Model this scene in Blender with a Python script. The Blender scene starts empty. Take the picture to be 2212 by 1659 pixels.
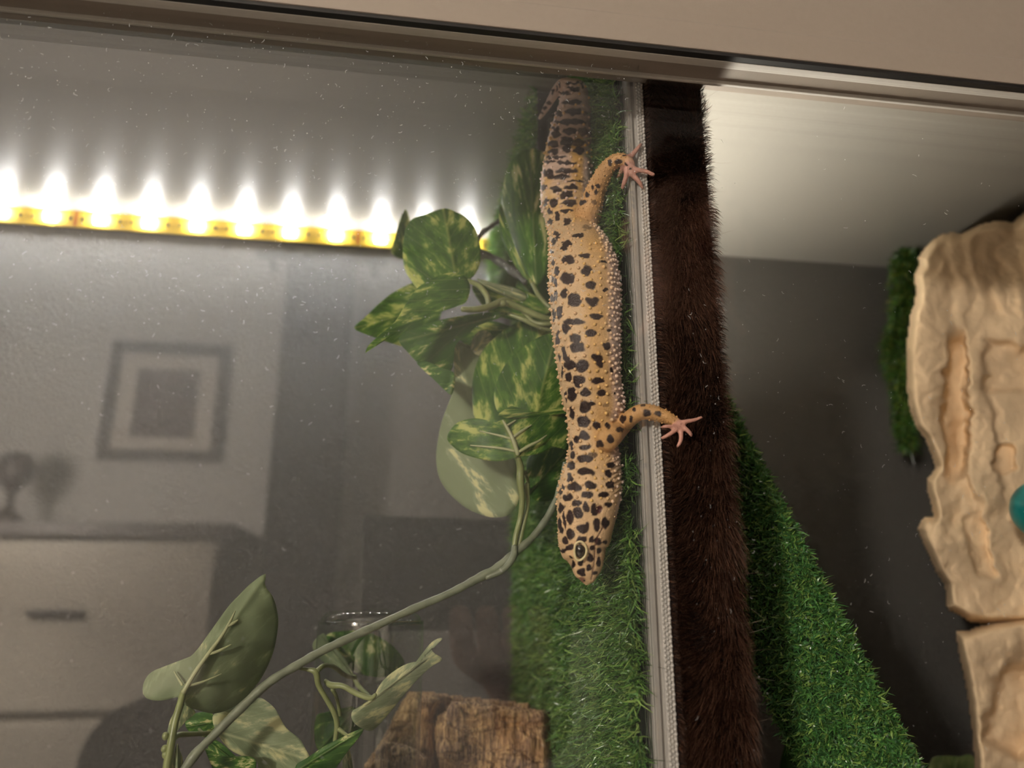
import bpy, bmesh, math, random
import numpy as np
from math import radians, sin, cos, pi
from mathutils import Vector, Matrix, noise
from mathutils.bvhtree import BVHTree

rng = np.random.default_rng(7)
random.seed(7)
scene = bpy.context.scene
COL = scene.collection

# ------------------------------------------------------------------ camera
F, CX, CY = 1659.0, 1106.0, 829.5           # pinhole of the 2212 x 1659 frame
YAW, PITCH = radians(8.7), radians(15.7)
CAM = np.array([0.0, -0.27, 0.22])
FWD = np.array([sin(YAW) * cos(PITCH), cos(YAW) * cos(PITCH), sin(PITCH)])
RGT = np.array([cos(YAW), -sin(YAW), 0.0])
UPV = np.cross(RGT, FWD)
cd = bpy.data.cameras.new('camera')
cam = bpy.data.objects.new('camera', cd)
COL.objects.link(cam)
cd.sensor_width = 36.0
cd.lens = F / 2212.0 * 36.0
cd.clip_start = 0.005
cd.clip_end = 50
cam.matrix_world = Matrix((
    (RGT[0], UPV[0], -FWD[0], CAM[0]),
    (RGT[1], UPV[1], -FWD[1], CAM[1]),
    (RGT[2], UPV[2], -FWD[2], CAM[2]),
    (0, 0, 0, 1)))
cd.dof.use_dof = True
cd.dof.focus_distance = 0.300
cd.dof.aperture_fstop = 7.5
scene.camera = cam

# ------------------------------------------------------------------ world, exposure
scene.view_settings.view_transform = 'Standard'
scene.view_settings.look = 'None'
scene.view_settings.gamma = 1
scene.view_settings.use_curve_mapping = False
scene.view_settings.exposure = 0.55
scene.cycles.use_denoising = True
scene.cycles.max_bounces = 6
scene.cycles.diffuse_bounces = 3
scene.cycles.glossy_bounces = 3
scene.cycles.transmission_bounces = 2
scene.cycles.use_adaptive_sampling = True
scene.cycles.adaptive_threshold = 0.045
scene.cycles.caustics_reflective = False
scene.cycles.caustics_refractive = False
scene.cycles.transparent_max_bounces = 16
scene.cycles.sample_clamp_indirect = 6
world = bpy.data.worlds.new('world')
scene.world = world
world.use_nodes = True
wb = world.node_tree.nodes['Background']
wb.inputs[0].default_value = (1.0, 0.92, 0.84, 1)
wb.inputs[1].default_value = 0.03

LAMP_POWER = 95.0        # floor lamp of the room, out of the picture on the left
LAMP_LOC = (-0.98, -1.32, 0.50)
LED_STRENGTH = 205.0      # LED chips of the left compartment
BAR_STRENGTH = 100.0      # LED bar of the right compartment

# ------------------------------------------------------------------ helpers
def lin(c):
    c = c / 255.0
    return c / 12.92 if c <= 0.04045 else ((c + 0.055) / 1.055) ** 2.4
def rgb(r, g, b):
    return (lin(r), lin(g), lin(b), 1.0)

def ray(x, y):
    return FWD + RGT * ((x - CX) / F) - UPV * ((y - CY) / F)
def atY(x, y, Y):
    d = ray(x, y); return CAM + d * ((Y - CAM[1]) / d[1])
def atX(x, y, X):
    d = ray(x, y); return CAM + d * ((X - CAM[0]) / d[0])
def atZ(x, y, Z):
    d = ray(x, y); return CAM + d * ((Z - CAM[2]) / d[2])
def rays(x, y):
    x = np.asarray(x, float); y = np.asarray(y, float)
    return FWD + RGT * ((x - CX) / F)[..., None] - UPV * ((y - CY) / F)[..., None]
def atYs(x, y, Y):
    d = rays(x, y); return CAM + d * ((np.asarray(Y) - CAM[1]) / d[..., 1])[..., None]
def pxsize(n, P):
    """length in metres that covers n pixels at P"""
    return n / F * float((np.asarray(P) - CAM) @ FWD)
def project(P):
    v = np.asarray(P) - CAM; w = v @ FWD
    return CX + F * (v @ RGT) / w, CY - F * (v @ UPV) / w

def catmull(pts, n):
    """resample a polyline smoothly, n points per span"""
    P = np.asarray(pts, float)
    Q = np.vstack([2 * P[0] - P[1], P, 2 * P[-1] - P[-2]])
    out = []
    for i in range(1, len(Q) - 2):
        p0, p1, p2, p3 = Q[i - 1], Q[i], Q[i + 1], Q[i + 2]
        for k in range(n):
            t = k / n
            out.append(0.5 * (2 * p1 + (p2 - p0) * t + (2 * p0 - 5 * p1 + 4 * p2 - p3) * t * t + (3 * p1 - p0 - 3 * p2 + p3) * t ** 3))
    out.append(Q[-2])
    return np.array(out)

def tag(o, label=None, cat=None, group=None, kind=None):
    if label: o['label'] = label
    if cat: o['category'] = cat
    if group: o['group'] = group
    if kind: o['kind'] = kind
    return o

def empty(name, loc=(0, 0, 0)):
    o = bpy.data.objects.new(name, None)
    COL.objects.link(o)
    o.empty_display_size = 0.01
    o.location = loc
    return o

def link(name, me, mats=None, parent=None):
    o = bpy.data.objects.new(name, me)
    COL.objects.link(o)
    for m in ([] if mats is None else mats if isinstance(mats, (list, tuple)) else [mats]):
        me.materials.append(m)
    if parent is not None:
        o.parent = parent
        o.matrix_parent_inverse = parent.matrix_basis.inverted()
    return o

def mesh_np(name, V, Fs, mats=None, parent=None, smooth=True, col=None, attrs=None, mi=None):
    V = np.asarray(V, np.float32)
    me = bpy.data.meshes.new(name)
    me.vertices.add(len(V))
    me.vertices.foreach_set('co', V.ravel())
    if not isinstance(Fs, (list, tuple)):
        Fs = [Fs]
    loops, tot = [], []
    for f in Fs:
        f = np.asarray(f, np.int32)
        if len(f):
            loops.append(f.ravel()); tot.append(np.full(len(f), f.shape[1], np.int32))
    loops = np.concatenate(loops); tot = np.concatenate(tot)
    me.loops.add(len(loops)); me.loops.foreach_set('vertex_index', loops)
    me.polygons.add(len(tot))
    st = np.concatenate([[0], np.cumsum(tot)[:-1]]).astype(np.int32)
    me.polygons.foreach_set('loop_start', st)
    if mi is not None:
        me.polygons.foreach_set('material_index', np.asarray(mi, np.int32))
    me.update(calc_edges=True)
    me.polygons.foreach_set('use_smooth', np.full(len(tot), smooth, bool))
    if col is not None:
        a = me.attributes.new('Col', 'FLOAT_COLOR', 'POINT')
        c = np.ones((len(V), 4), np.float32); c[:, :3] = np.asarray(col)[:, :3]
        a.data.foreach_set('color', c.ravel())
    if attrs is not None:
        a = me.attributes.new('leafuv', 'FLOAT_VECTOR', 'POINT')
        a.data.foreach_set('vector', np.asarray(attrs, np.float32).ravel())
    me.validate()
    return link(name, me, mats, parent)

def bm_obj(name, bm, mats=None, parent=None, smooth=False):
    me = bpy.data.meshes.new(name)
    bmesh.ops.recalc_face_normals(bm, faces=bm.faces)
    bm.to_mesh(me); bm.free()
    if smooth:
        for p in me.polygons: p.use_smooth = True
    return link(name, me, mats, parent)

def add_box(bm, x0, x1, y0, y1, z0, z1, bev=0.0, seg=2):
    r = bmesh.ops.create_cube(bm, size=1.0)
    vs = r['verts']
    for v in vs:
        v.co = Vector(((x0 + x1) / 2 + v.co.x * (x1 - x0), (y0 + y1) / 2 + v.co.y * (y1 - y0), (z0 + z1) / 2 + v.co.z * (z1 - z0)))
    if bev > 0:
        es = list({e for v in vs for e in v.link_edges})
        bmesh.ops.bevel(bm, geom=es, offset=bev, segments=seg, affect='EDGES', profile=0.7)

def box(name, b, mat, parent=None, bev=0.0, seg=2):
    bm = bmesh.new(); add_box(bm, *b, bev=bev, seg=seg)
    return bm_obj(name, bm, mat, parent)

def tube_arrays(P, R, n=10, off=0, flat=1.0):
    """closed tube along P with radii R: (verts, quads, tris)"""
    P = np.asarray(P, float); R = np.asarray(R, float)
    m = len(P)
    T = np.gradient(P, axis=0); T /= np.linalg.norm(T, axis=1)[:, None] + 1e-12
    ref = np.array([0.0, 1.0, 0.0]) if abs(T[0][1]) < 0.9 else np.array([1.0, 0, 0])
    A = np.zeros_like(P); prev = ref
    for i in range(m):
        a = prev - T[i] * (prev @ T[i]); a /= np.linalg.norm(a) + 1e-12
        A[i] = a; prev = a
    B = np.cross(T, A)
    th = np.arange(n) * 2 * pi / n
    V = P[:, None, :] + R[:, None, None] * (np.cos(th)[None, :, None] * A[:, None, :] * flat + np.sin(th)[None, :, None] * B[:, None, :])
    V = V.reshape(-1, 3)
    i = np.arange(m - 1)[:, None] * n; j = np.arange(n)[None, :]
    Q = np.stack([i + j, i + (j + 1) % n, i + n + (j + 1) % n, i + n + j], -1).reshape(-1, 4)
    V = np.vstack([V, P[0] - T[0] * R[0] * 0.6, P[-1] + T[-1] * R[-1] * 0.6])
    jj = np.arange(n)
    t0 = np.stack([np.full(n, m * n), (jj + 1) % n, jj], -1)
    t1 = np.stack([np.full(n, m * n + 1), (m - 1) * n + jj, (m - 1) * n + (jj + 1) % n], -1)
    return V, Q + off, np.vstack([t0, t1]) + off

def tube(name, P, R, mat, parent=None, n=10, flat=1.0):
    if np.isscalar(R): R = np.full(len(P), R)
    V, Q, T = tube_arrays(P, R, n, 0, flat)
    return mesh_np(name, V, [Q, T], mat, parent)

def pxtube(name, pts, mat, parent=None, n=10, sub=6, bumps=0.0):
    """tube through (x, y, Y, radius in pixels) points"""
    S = catmull(pts, sub)
    P = atYs(S[:, 0], S[:, 1], S[:, 2])
    R = S[:, 3] / F * ((P - CAM) @ FWD)
    if bumps:
        R = R * (1 + bumps * np.array([noise.noise(Vector(p) * 260) for p in P]))
    return tube(name, P, R, mat, parent, n)

# ------------------------------------------------------------------ materials
def nodes_of(m):
    m.use_nodes = True
    return m.node_tree, m.node_tree.nodes, m.node_tree.links

def mat(name, col, rough=0.6, spec=0.5, noise_amt=0.0, noise_scale=60, bump=0.0, bump_scale=300, metal=0.0, bump_dist=0.001, detail=4, trans=0.0, coat=0.0):
    m = bpy.data.materials.new(name)
    nt, N, L = nodes_of(m)
    p = N['Principled BSDF']
    p.inputs['Base Color'].default_value = col
    p.inputs['Roughness'].default_value = rough
    p.inputs['Specular IOR Level'].default_value = spec
    p.inputs['Metallic'].default_value = metal
    p.inputs['Coat Weight'].default_value = coat
    tc = N.new('ShaderNodeTexCoord')
    if noise_amt > 0:
        n = N.new('ShaderNodeTexNoise'); n.inputs['Scale'].default_value = noise_scale; n.inputs['Detail'].default_value = detail
        L.new(tc.outputs['Object'], n.inputs['Vector'])
        mr = N.new('ShaderNodeMapRange'); mr.inputs['From Min'].default_value = 0.3; mr.inputs['From Max'].default_value = 0.7
        mr.inputs['To Min'].default_value = 1 - noise_amt; mr.inputs['To Max'].default_value = 1 + noise_amt
        L.new(n.outputs['Fac'], mr.inputs['Value'])
        mx = N.new('ShaderNodeVectorMath'); mx.operation = 'SCALE'
        mx.inputs[0].default_value = col[:3]
        L.new(mr.outputs['Result'], mx.inputs['Scale'])
        L.new(mx.outputs['Vector'], p.inputs['Base Color'])
    if bump > 0:
        n2 = N.new('ShaderNodeTexNoise'); n2.inputs['Scale'].default_value = bump_scale; n2.inputs['Detail'].default_value = 5
        L.new(tc.outputs['Object'], n2.inputs['Vector'])
        b = N.new('ShaderNodeBump'); b.inputs['Strength'].default_value = bump; b.inputs['Distance'].default_value = bump_dist
        L.new(n2.outputs['Fac'], b.inputs['Height']); L.new(b.outputs['Normal'], p.inputs['Normal'])
    return m

def mat_vcol(name, rough=0.6, spec=0.5, bump=0.0, bump_scale=900, bump_dist=0.0004, trans=0.0, sheen=0.0, voro=False):
    m = bpy.data.materials.new(name)
    nt, N, L = nodes_of(m)
    p = N['Principled BSDF']
    a = N.new('ShaderNodeAttribute'); a.attribute_name = 'Col'
    L.new(a.outputs['Color'], p.inputs['Base Color'])
    p.inputs['Roughness'].default_value = rough
    p.inputs['Specular IOR Level'].default_value = spec
    p.inputs['Sheen Weight'].default_value = sheen
    if bump > 0:
        tc = N.new('ShaderNodeTexCoord')
        n2 = N.new('ShaderNodeTexVoronoi' if voro else 'ShaderNodeTexNoise'); n2.inputs['Scale'].default_value = bump_scale
        L.new(tc.outputs['Object'], n2.inputs['Vector'])
        b = N.new('ShaderNodeBump'); b.inputs['Strength'].default_value = bump; b.inputs['Distance'].default_value = bump_dist
        b.invert = voro
        L.new(n2.outputs[0], b.inputs['Height']); L.new(b.outputs['Normal'], p.inputs['Normal'])
    if trans > 0:
        t = N.new('ShaderNodeBsdfTranslucent'); L.new(a.outputs['Color'], t.inputs['Color'])
        mx = N.new('ShaderNodeMixShader'); mx.inputs[0].default_value = trans
        L.new(p.outputs[0], mx.inputs[1]); L.new(t.outputs[0], mx.inputs[2])
        L.new(mx.outputs[0], N['Material Output'].inputs['Surface'])
    return m

def mat_emit(name, col, strength):
    m = bpy.data.materials.new(name)
    nt, N, L = nodes_of(m)
    N.remove(N['Principled BSDF'])
    e = N.new('ShaderNodeEmission'); e.inputs[0].default_value = col; e.inputs[1].default_value = strength
    L.new(e.outputs[0], N['Material Output'].inputs['Surface'])
    return m

def mat_glass(name, refl, tint, film=0.0):
    """thin clear pane: see-through, a little mirror-like, with a thin film of dust"""
    m = bpy.data.materials.new(name)
    nt, N, L = nodes_of(m)
    N.remove(N['Principled BSDF'])
    tr = N.new('ShaderNodeBsdfTransparent'); tr.inputs[0].default_value = tint
    gl = N.new('ShaderNodeBsdfGlossy'); gl.inputs['Roughness'].default_value = 0.0; gl.inputs[0].default_value = (1, 1, 1, 1)
    fr = N.new('ShaderNodeLayerWeight'); fr.inputs['Blend'].default_value = 0.5
    pw = N.new('ShaderNodeMath'); pw.operation = 'POWER'; pw.inputs[1].default_value = 5.0
    L.new(fr.outputs['Facing'], pw.inputs[0])
    mr = N.new('ShaderNodeMapRange'); mr.inputs['To Min'].default_value = refl; mr.inputs['To Max'].default_value = 0.9
    L.new(pw.outputs[0], mr.inputs['Value'])
    m1 = N.new('ShaderNodeMixShader')
    L.new(mr.outputs['Result'], m1.inputs[0]); L.new(tr.outputs[0], m1.inputs[1]); L.new(gl.outputs[0], m1.inputs[2])
    last = m1
    if film > 0:
        di = N.new('ShaderNodeBsdfDiffuse'); di.inputs[0].default_value = (0.85, 0.85, 0.85, 1)
        m2 = N.new('ShaderNodeMixShader'); m2.inputs[0].default_value = film
        L.new(m1.outputs[0], m2.inputs[1]); L.new(di.outputs[0], m2.inputs[2])
        last = m2
    L.new(last.outputs[0], N['Material Output'].inputs['Surface'])
    return m

def mat_leaf(name, dark, mid, cream, lo, hi, trans=0.35, vein=0.5, rough=0.45):
    """printed fabric leaf: mottled green with pale patches and fine veins running out from the midrib"""
    m = bpy.data.materials.new(name)
    nt, N, L = nodes_of(m)
    p = N['Principled BSDF']; p.inputs['Roughness'].default_value = rough; p.inputs['Specular IOR Level'].default_value = 0.35
    a = N.new('ShaderNodeAttribute'); a.attribute_name = 'leafuv'
    s = N.new('ShaderNodeSeparateXYZ'); L.new(a.outputs['Vector'], s.inputs[0])
    def M(op, i0, i1=None):
        n = N.new('ShaderNodeMath'); n.operation = op
        for k, v in enumerate((i0, i1)):
            if v is None: continue
            if isinstance(v, (int, float)): n.inputs[k].default_value = v
            else: L.new(v, n.inputs[k])
        return n.outputs[0]
    u, v, seed = s.outputs[0], s.outputs[1], s.outputs[2]
    av = M('ABSOLUTE', v)
    w = M('SUBTRACT', u, M('MULTIPLY', av, 0.55))
    cb = N.new('ShaderNodeCombineXYZ')
    L.new(M('MULTIPLY', w, 3.4), cb.inputs[0]); L.new(M('MULTIPLY', v, 2.6), cb.inputs[1]); L.new(seed, cb.inputs[2])
    n1 = N.new('ShaderNodeTexNoise'); n1.inputs['Scale'].default_value = 1.0; n1.inputs['Detail'].default_value = 5; n1.inputs['Roughness'].default_value = 0.62
    L.new(cb.outputs[0], n1.inputs['Vector'])
    cr = N.new('ShaderNodeValToRGB')
    e = cr.color_ramp.elements
    e[0].position = lo; e[0].color = dark
    e[1].position = hi; e[1].color = cream
    k = cr.color_ramp.elements.new(lo + (hi - lo) * 0.55); k.color = mid
    L.new(n1.outputs['Fac'], cr.inputs['Fac'])
    # veins
    fr = M('FRACT', M('MULTIPLY', M('SUBTRACT', u, M('MULTIPLY', av, 0.75)), 4.5))
    d = M('ABSOLUTE', M('SUBTRACT', fr, 0.5))
    vm = N.new('ShaderNodeMapRange'); vm.inputs['From Min'].default_value = 0.0; vm.inputs['From Max'].default_value = 0.035
    vm.inputs['To Min'].default_value = vein; vm.inputs['To Max'].default_value = 0.0
    L.new(d, vm.inputs['Value'])
    md = N.new('ShaderNodeMapRange'); md.inputs['From Min'].default_value = 0.0; md.inputs['From Max'].default_value = 0.045
    md.inputs['To Min'].default_value = vein * 1.3; md.inputs['To Max'].default_value = 0.0
    L.new(av, md.inputs['Value'])
    vmax = M('MAXIMUM', vm.outputs['Result'], md.outputs['Result'])
    mx = N.new('ShaderNodeMix'); mx.data_type = 'RGBA'
    L.new(vmax, mx.inputs['Factor']); L.new(cr.outputs['Color'], mx.inputs[6]); mx.inputs[7].default_value = cream
    L.new(mx.outputs[2], p.inputs['Base Color'])
    b = N.new('ShaderNodeBump'); b.inputs['Strength'].default_value = 0.35; b.inputs['Distance'].default_value = 0.0006
    L.new(vmax, b.inputs['Height']); L.new(b.outputs['Normal'], p.inputs['Normal'])
    t = N.new('ShaderNodeBsdfTranslucent'); L.new(mx.outputs[2], t.inputs['Color'])
    ms = N.new('ShaderNodeMixShader'); ms.inputs[0].default_value = trans
    L.new(p.outputs[0], ms.inputs[1]); L.new(t.outputs[0], ms.inputs[2])
    L.new(ms.outputs[0], N['Material Output'].inputs['Surface'])
    return m

M_ceil = mat('grey_laminate', rgb(150, 147, 140), rough=0.35, spec=0.6, noise_amt=0.05, noise_scale=500, bump=0.10, bump_scale=900, bump_dist=0.0005)
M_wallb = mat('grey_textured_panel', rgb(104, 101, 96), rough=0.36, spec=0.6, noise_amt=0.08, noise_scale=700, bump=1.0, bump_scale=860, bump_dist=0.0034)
M_board = mat('grey_board', rgb(128, 125, 120), rough=0.5)
M_rail = mat('greige_painted_rail', rgb(142, 131, 121), rough=0.55, noise_amt=0.02, noise_scale=400, bump=0.12, bump_scale=1500, bump_dist=0.0003)
M_black = mat('gap_black', rgb(14, 13, 13), rough=0.6)  # stands in for the shade in the gap above the track
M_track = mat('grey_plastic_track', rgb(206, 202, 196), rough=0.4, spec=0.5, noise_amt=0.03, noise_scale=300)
M_trim = mat('pale_grey_plastic', rgb(176, 171, 165), rough=0.38, noise_amt=0.04, noise_scale=120)
M_web = mat('white_woven_webbing', rgb(212, 206, 200), rough=0.32, spec=0.7, noise_amt=0.06, noise_scale=900)
M_turfback = mat('dark_turf_backing', rgb(16, 26, 12), rough=0.9, noise_amt=0.3, noise_scale=300)
M_blackplastic = mat('black_plastic_core', rgb(16, 16, 17), rough=0.4, noise_amt=0.4, noise_scale=150, bump=0.6, bump_scale=200)
M_blade = mat_vcol('green_plastic_blades', rough=0.30, spec=0.6, trans=0.12)
M_fur = mat_vcol('brown_plush_hair', rough=0.28, spec=0.9)
M_furback = mat('dark_brown_backing', rgb(34, 19, 13), rough=0.95, noise_amt=0.3, noise_scale=400)
M_glass = mat_glass('dusty_glass_pane', 0.043, (0.985, 0.99, 0.987, 1), film=0.007)
M_glass_r = mat_glass('clean_glass_pane', 0.022, (0.99, 0.992, 0.99, 1), film=0.0)
M_acryl = mat_glass('clear_acrylic', 0.07, (0.90, 0.92, 0.91, 1))
M_tape = mat('yellow_led_tape', rgb(235, 195, 60), rough=0.4)
M_led = mat_emit('lit_led_chip', (1.0, 0.98, 0.95, 1), LED_STRENGTH)
M_bar = mat_emit('lit_led_bar', (1.0, 0.93, 0.80, 1), BAR_STRENGTH)
M_resist = mat('dark_resistor', rgb(70, 60, 40), rough=0.5)
M_solder = mat('orange_solder_pad', rgb(205, 120, 40), rough=0.35, metal=0.6)

# ------------------------------------------------------------------ enclosure shell
YB, ZC = 0.288, 0.4980            # back panel, ceiling
XL, XR = -0.52, 0.78             # inner side walls
GL, GR = -0.026, -0.020          # planes of the two sliding panes

def struct(o, label):
    return tag(o, label, None, None, 'structure')
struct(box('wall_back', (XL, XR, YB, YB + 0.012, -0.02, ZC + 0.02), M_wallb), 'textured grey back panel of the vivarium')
struct(box('ceiling', (XL, XR, -0.012, YB + 0.012, ZC, ZC + 0.015), M_ceil), 'smooth grey ceiling panel of the vivarium')
struct(box('wall_left', (XL - 0.012, XL, -0.03, YB + 0.012, -0.02, ZC + 0.02), M_board), 'grey side panel of the left compartment')
struct(box('wall_right', (XR, XR + 0.012, -0.03, YB + 0.012, -0.02, ZC + 0.02), M_board), 'grey side panel of the right compartment')
M_sub = mat('brown_soil_substrate', rgb(92, 70, 50), rough=0.95, noise_amt=0.5, noise_scale=220, bump=1.0, bump_scale=260, bump_dist=0.004)
struct(box('floor', (XL, XR, -0.03, YB + 0.012, -0.02, 0.0), M_sub), 'brown substrate floor of the vivarium')

# front rail above the doors: upper board, proud lower lip, black strip painted in for the shaded gap, inner track
YF = -0.040
zgap = atY(1400, 97, YF)[2]
zlip = atY(1800, 80, YF)[2]
rail = box('trim_1', (XL - 0.012, XR + 0.012, YF + 0.0015, -0.002, zlip, 0.60), M_rail)
struct(rail, 'greige painted front board above the glass doors')
bm = bmesh.new()
add_box(bm, XL - 0.012, XR + 0.012, YF, YF + 0.02, zgap + 0.0008, zlip, bev=0.0008)
lip = bm_obj('rail_lip', bm, M_rail, rail)
box('gap_strip', (XL, XR, YF + 0.0006, YF + 0.0034, zgap - 0.0006, zgap + 0.001), M_black, rail)
ytr = float(atZ(1400, 131, zgap)[1])
track = box('trim_2', (XL, XR, YF + 0.0034, ytr, zgap, zgap + 0.012), M_track, None, bev=0.0005)
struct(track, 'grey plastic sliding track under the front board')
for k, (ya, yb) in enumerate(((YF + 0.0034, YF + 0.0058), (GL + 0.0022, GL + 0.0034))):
    box('track_lip', (XL, XR, ya, yb, zgap - 0.0008, zgap + 0.001), M_track, track, bev=0.0003)
box('bottom_rail', (XL, XR, YF, 0.0, -0.02, 0.035), M_rail, rail, bev=0.001)

# sliding panes
pl = box('window_1', (XL, 0.0867, GL - 0.002, GL + 0.002, 0.030, zgap + 0.001), M_glass)
struct(pl, 'dusty glass door in front of the left compartment')
pr = box('window_2', (0.0842, XR, GR - 0.002, GR + 0.002, 0.030, zgap + 0.001), M_glass_r)
struct(pr, 'glass door with dust specks in front of the right compartment')
# dust and lint on the panes: tiny flakes and fibres lying on the glass
M_dust = bpy.data.materials.new('pale_dust'); nt, N, L = nodes_of(M_dust)
N['Principled BSDF'].inputs['Base Color'].default_value = (0.72, 0.72, 0.72, 1); N['Principled BSDF'].inputs['Roughness'].default_value = 0.9
tl = N.new('ShaderNodeBsdfTranslucent'); tl.inputs[0].default_value = (0.7, 0.7, 0.7, 1)
mxs = N.new('ShaderNodeMixShader'); mxs.inputs[0].default_value = 0.4
L.new(N['Principled BSDF'].outputs[0], mxs.inputs[1]); L.new(tl.outputs[0], mxs.inputs[2]); L.new(mxs.outputs[0], N['Material Output'].inputs['Surface'])
def dust(parent, Yp, x_of, n, nl, dens):
    V, Q, k = [], [], 0
    cnt = 0
    while cnt < n + nl:
        x, y = x_of()
        if random.random() > dens(x, y): continue
        p = atY(x, y, Yp)
        ps_ = pxsize(1, p)
        if cnt < n:                                  # flake
            r = ps_ * random.choice((0.5, 0.6, 0.7, 0.9, 1.2)) 
            a0 = random.random() * 6.28
            el = random.uniform(0.5, 1.0)
            for t in range(6):
                a = a0 + t * pi / 3
                V.append((p[0] + r * cos(a) * el, Yp, p[2] + r * sin(a)))
            Q.append((k, k + 1, k + 2, k + 3)); Q.append((k, k + 3, k + 4, k + 5)); k += 6
        else:                                        # fibre
            a, bend, ln = random.random() * 6.28, random.uniform(-1.6, 1.6), ps_ * random.uniform(4, 11)
            w = ps_ * 0.36; q = np.array([p[0], p[2]])
            for t in range(6):
                d_ = np.array([cos(a), sin(a)]); nrm_ = np.array([-d_[1], d_[0]])
                for sg in (-1, 1):
                    e_ = q + nrm_ * w * sg; V.append((e_[0], Yp, e_[1]))
                q = q + d_ * ln / 5; a += bend / 5 * 1.6
            for t in range(5):
                Q.append((k + 2 * t, k + 2 * t + 1, k + 2 * t + 3, k + 2 * t + 2))
            k += 12
        cnt += 1
    tag(mesh_np('dust_specks', V, np.array(Q), M_dust, parent, smooth=False), kind='stuff')
dust(pl, GL - 0.0021, lambda: (random.uniform(-20, 1380), random.uniform(20, 1680)), 1500, 330, lambda x, y: 1.0 if y < 720 else (0.10 if y > 900 else 0.45))
dust(pr, GR - 0.0021, lambda: (random.uniform(1480, 2230), random.uniform(160, 1680)), 330, 110, lambda x, y: 0.9 if 560 < y < 1350 else 0.35)

# ------------------------------------------------------------------ divider
DX0, DX1 = 0.0895, 0.1230
div = empty('divider_panel', (0.106, 0.14, 0.0))
tag(div, 'upright divider board with green turf on its side and brown fur along its front edge', 'divider')
box('board', (DX0, DX1, 0.004, YB, 0.0, ZC), M_board, div)
box('edge_profile', (0.0900, 0.0990, 0.0004, 0.005, 0.002, ZC), M_trim, div, bev=0.0012, seg=3)
box('edge_bead', (0.0902, 0.0922, -0.0012, 0.0010, 0.002, ZC), M_trim, div, bev=0.0007, seg=3)

# woven webbing: rows of small thread bumps on a flat ribbon
box('webbing_ribbon', (0.0938, 0.0972, -0.0016, 0.0008, 0.002, ZC), M_web, div, bev=0.0003)
def icos(sub):
    b = bmesh.new(); bmesh.ops.create_icosphere(b, subdivisions=sub, radius=1.0)
    b.verts.ensure_lookup_table()
    V = np.array([v.co[:] for v in b.verts]); T = np.array([[v.index for v in f.verts] for f in b.faces]); b.free()
    return V, T
I1V, I1T = icos(1)
I2V, I2T = icos(2)
cols = 3
zs = np.arange(0.11, 0.452, 0.00155)
P = []
for c in range(cols):
    for k, z in enumerate(zs):
        P.append((0.0943 + c * 0.00115 + 0.00018 * (k % 2), -0.0018, z + (c % 2) * 0.00078))
P = np.array(P)
V = (P[:, None, :] + I1V[None] * np.array([0.00056, 0.0005, 0.00070])).reshape(-1, 3)
T = (I1T[None] + np.arange(len(P))[:, None, None] * len(I1V)).reshape(-1, 3)
tag(mesh_np('woven_threads', V, T, M_web, div), kind='stuff')

# ---- blades and hairs
def ribbons(P, Nn, S, length, width, bend, segs=3, taper=0.8, curl=None):
    """n bent ribbons; P roots, Nn growth dirs, S side dirs, bend = sideways vector at the tip (all (n,3))"""
    n = len(P)
    t = np.linspace(0, 1, segs + 1)
    C = P[:, None, :] + Nn[:, None, :] * (length[:, None] * t)[..., None] + bend[:, None, :] * (t ** 2)[None, :, None]
    if curl is not None:
        C = C + curl[:, None, :] * (np.sin(t * pi * 1.3) * t)[None, :, None]
    w = width[:, None] * (1 - t ** 2 * taper)[None, :]
    A = C - S[:, None, :] * w[..., None]; B = C + S[:, None, :] * w[..., None]
    V = np.stack([A, B], 2).reshape(n, (segs + 1) * 2, 3)
    k = np.arange(segs)
    q = np.stack([2 * k, 2 * k + 1, 2 * k + 3, 2 * k + 2], -1)
    Q = (q[None] + (np.arange(n) * (segs + 1) * 2)[:, None, None]).reshape(-1, 4)
    return V.reshape(-1, 3), Q

def unit(v):
    return v / (np.linalg.norm(v, axis=-1, keepdims=True) + 1e-12)

GREENS = np.array([rgb(80, 120, 48)[:3], rgb(102, 142, 66)[:3], rgb(62, 98, 42)[:3], rgb(138, 166, 88)[:3], rgb(84, 128, 66)[:3]])
def blade_cols(n, per, pal=GREENS, jit=0.22):
    c = pal[rng.integers(0, len(pal), n)] * (1 + jit * rng.standard_normal((n, 1)))
    return np.repeat(np.clip(c, 0.002, 1), per, axis=0)

def turf(name, parent, P, Nn, length, width, lean, pal=GREENS, droop=(0, 0, -0.3)):
    n = len(P)
    g = unit(Nn + rng.standard_normal((n, 3)) * lean)
    L_ = length * rng.uniform(0.65, 1.2, n)
    S = unit(np.cross(g, rng.standard_normal((n, 3))))
    bend = (rng.standard_normal((n, 3)) * 0.42 + np.array(droop)) * L_[:, None]
    curl = rng.standard_normal((n, 3)) * 0.22 * L_[:, None]
    V, Q = ribbons(P, g, S, L_, width * rng.uniform(0.7, 1.3, n), bend, 3, 0.85, curl)
    return tag(mesh_np(name, V, Q, M_blade, parent, smooth=True, col=blade_cols(n, 8, pal)), kind='stuff')

# turf on the left face of the divider
box('turf_backing', (DX0 - 0.0022, DX0 - 0.0002, 0.006, YB - 0.001, 0.0, ZC - 0.001), M_turfback, div)
n = 60000
yy = 0.0072 + (YB - 0.009) * rng.random(n) ** 1.25; zz = rng.uniform(0.112, ZC - 0.003, n)
P = np.stack([np.full(n, DX0 - 0.0022), yy, zz], -1)
turf('turf_blades', div, P, np.tile([-1.0, 0, 0], (n, 1)), 0.0044, 0.00042, 0.42, droop=(0, -0.1, -0.3))
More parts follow.
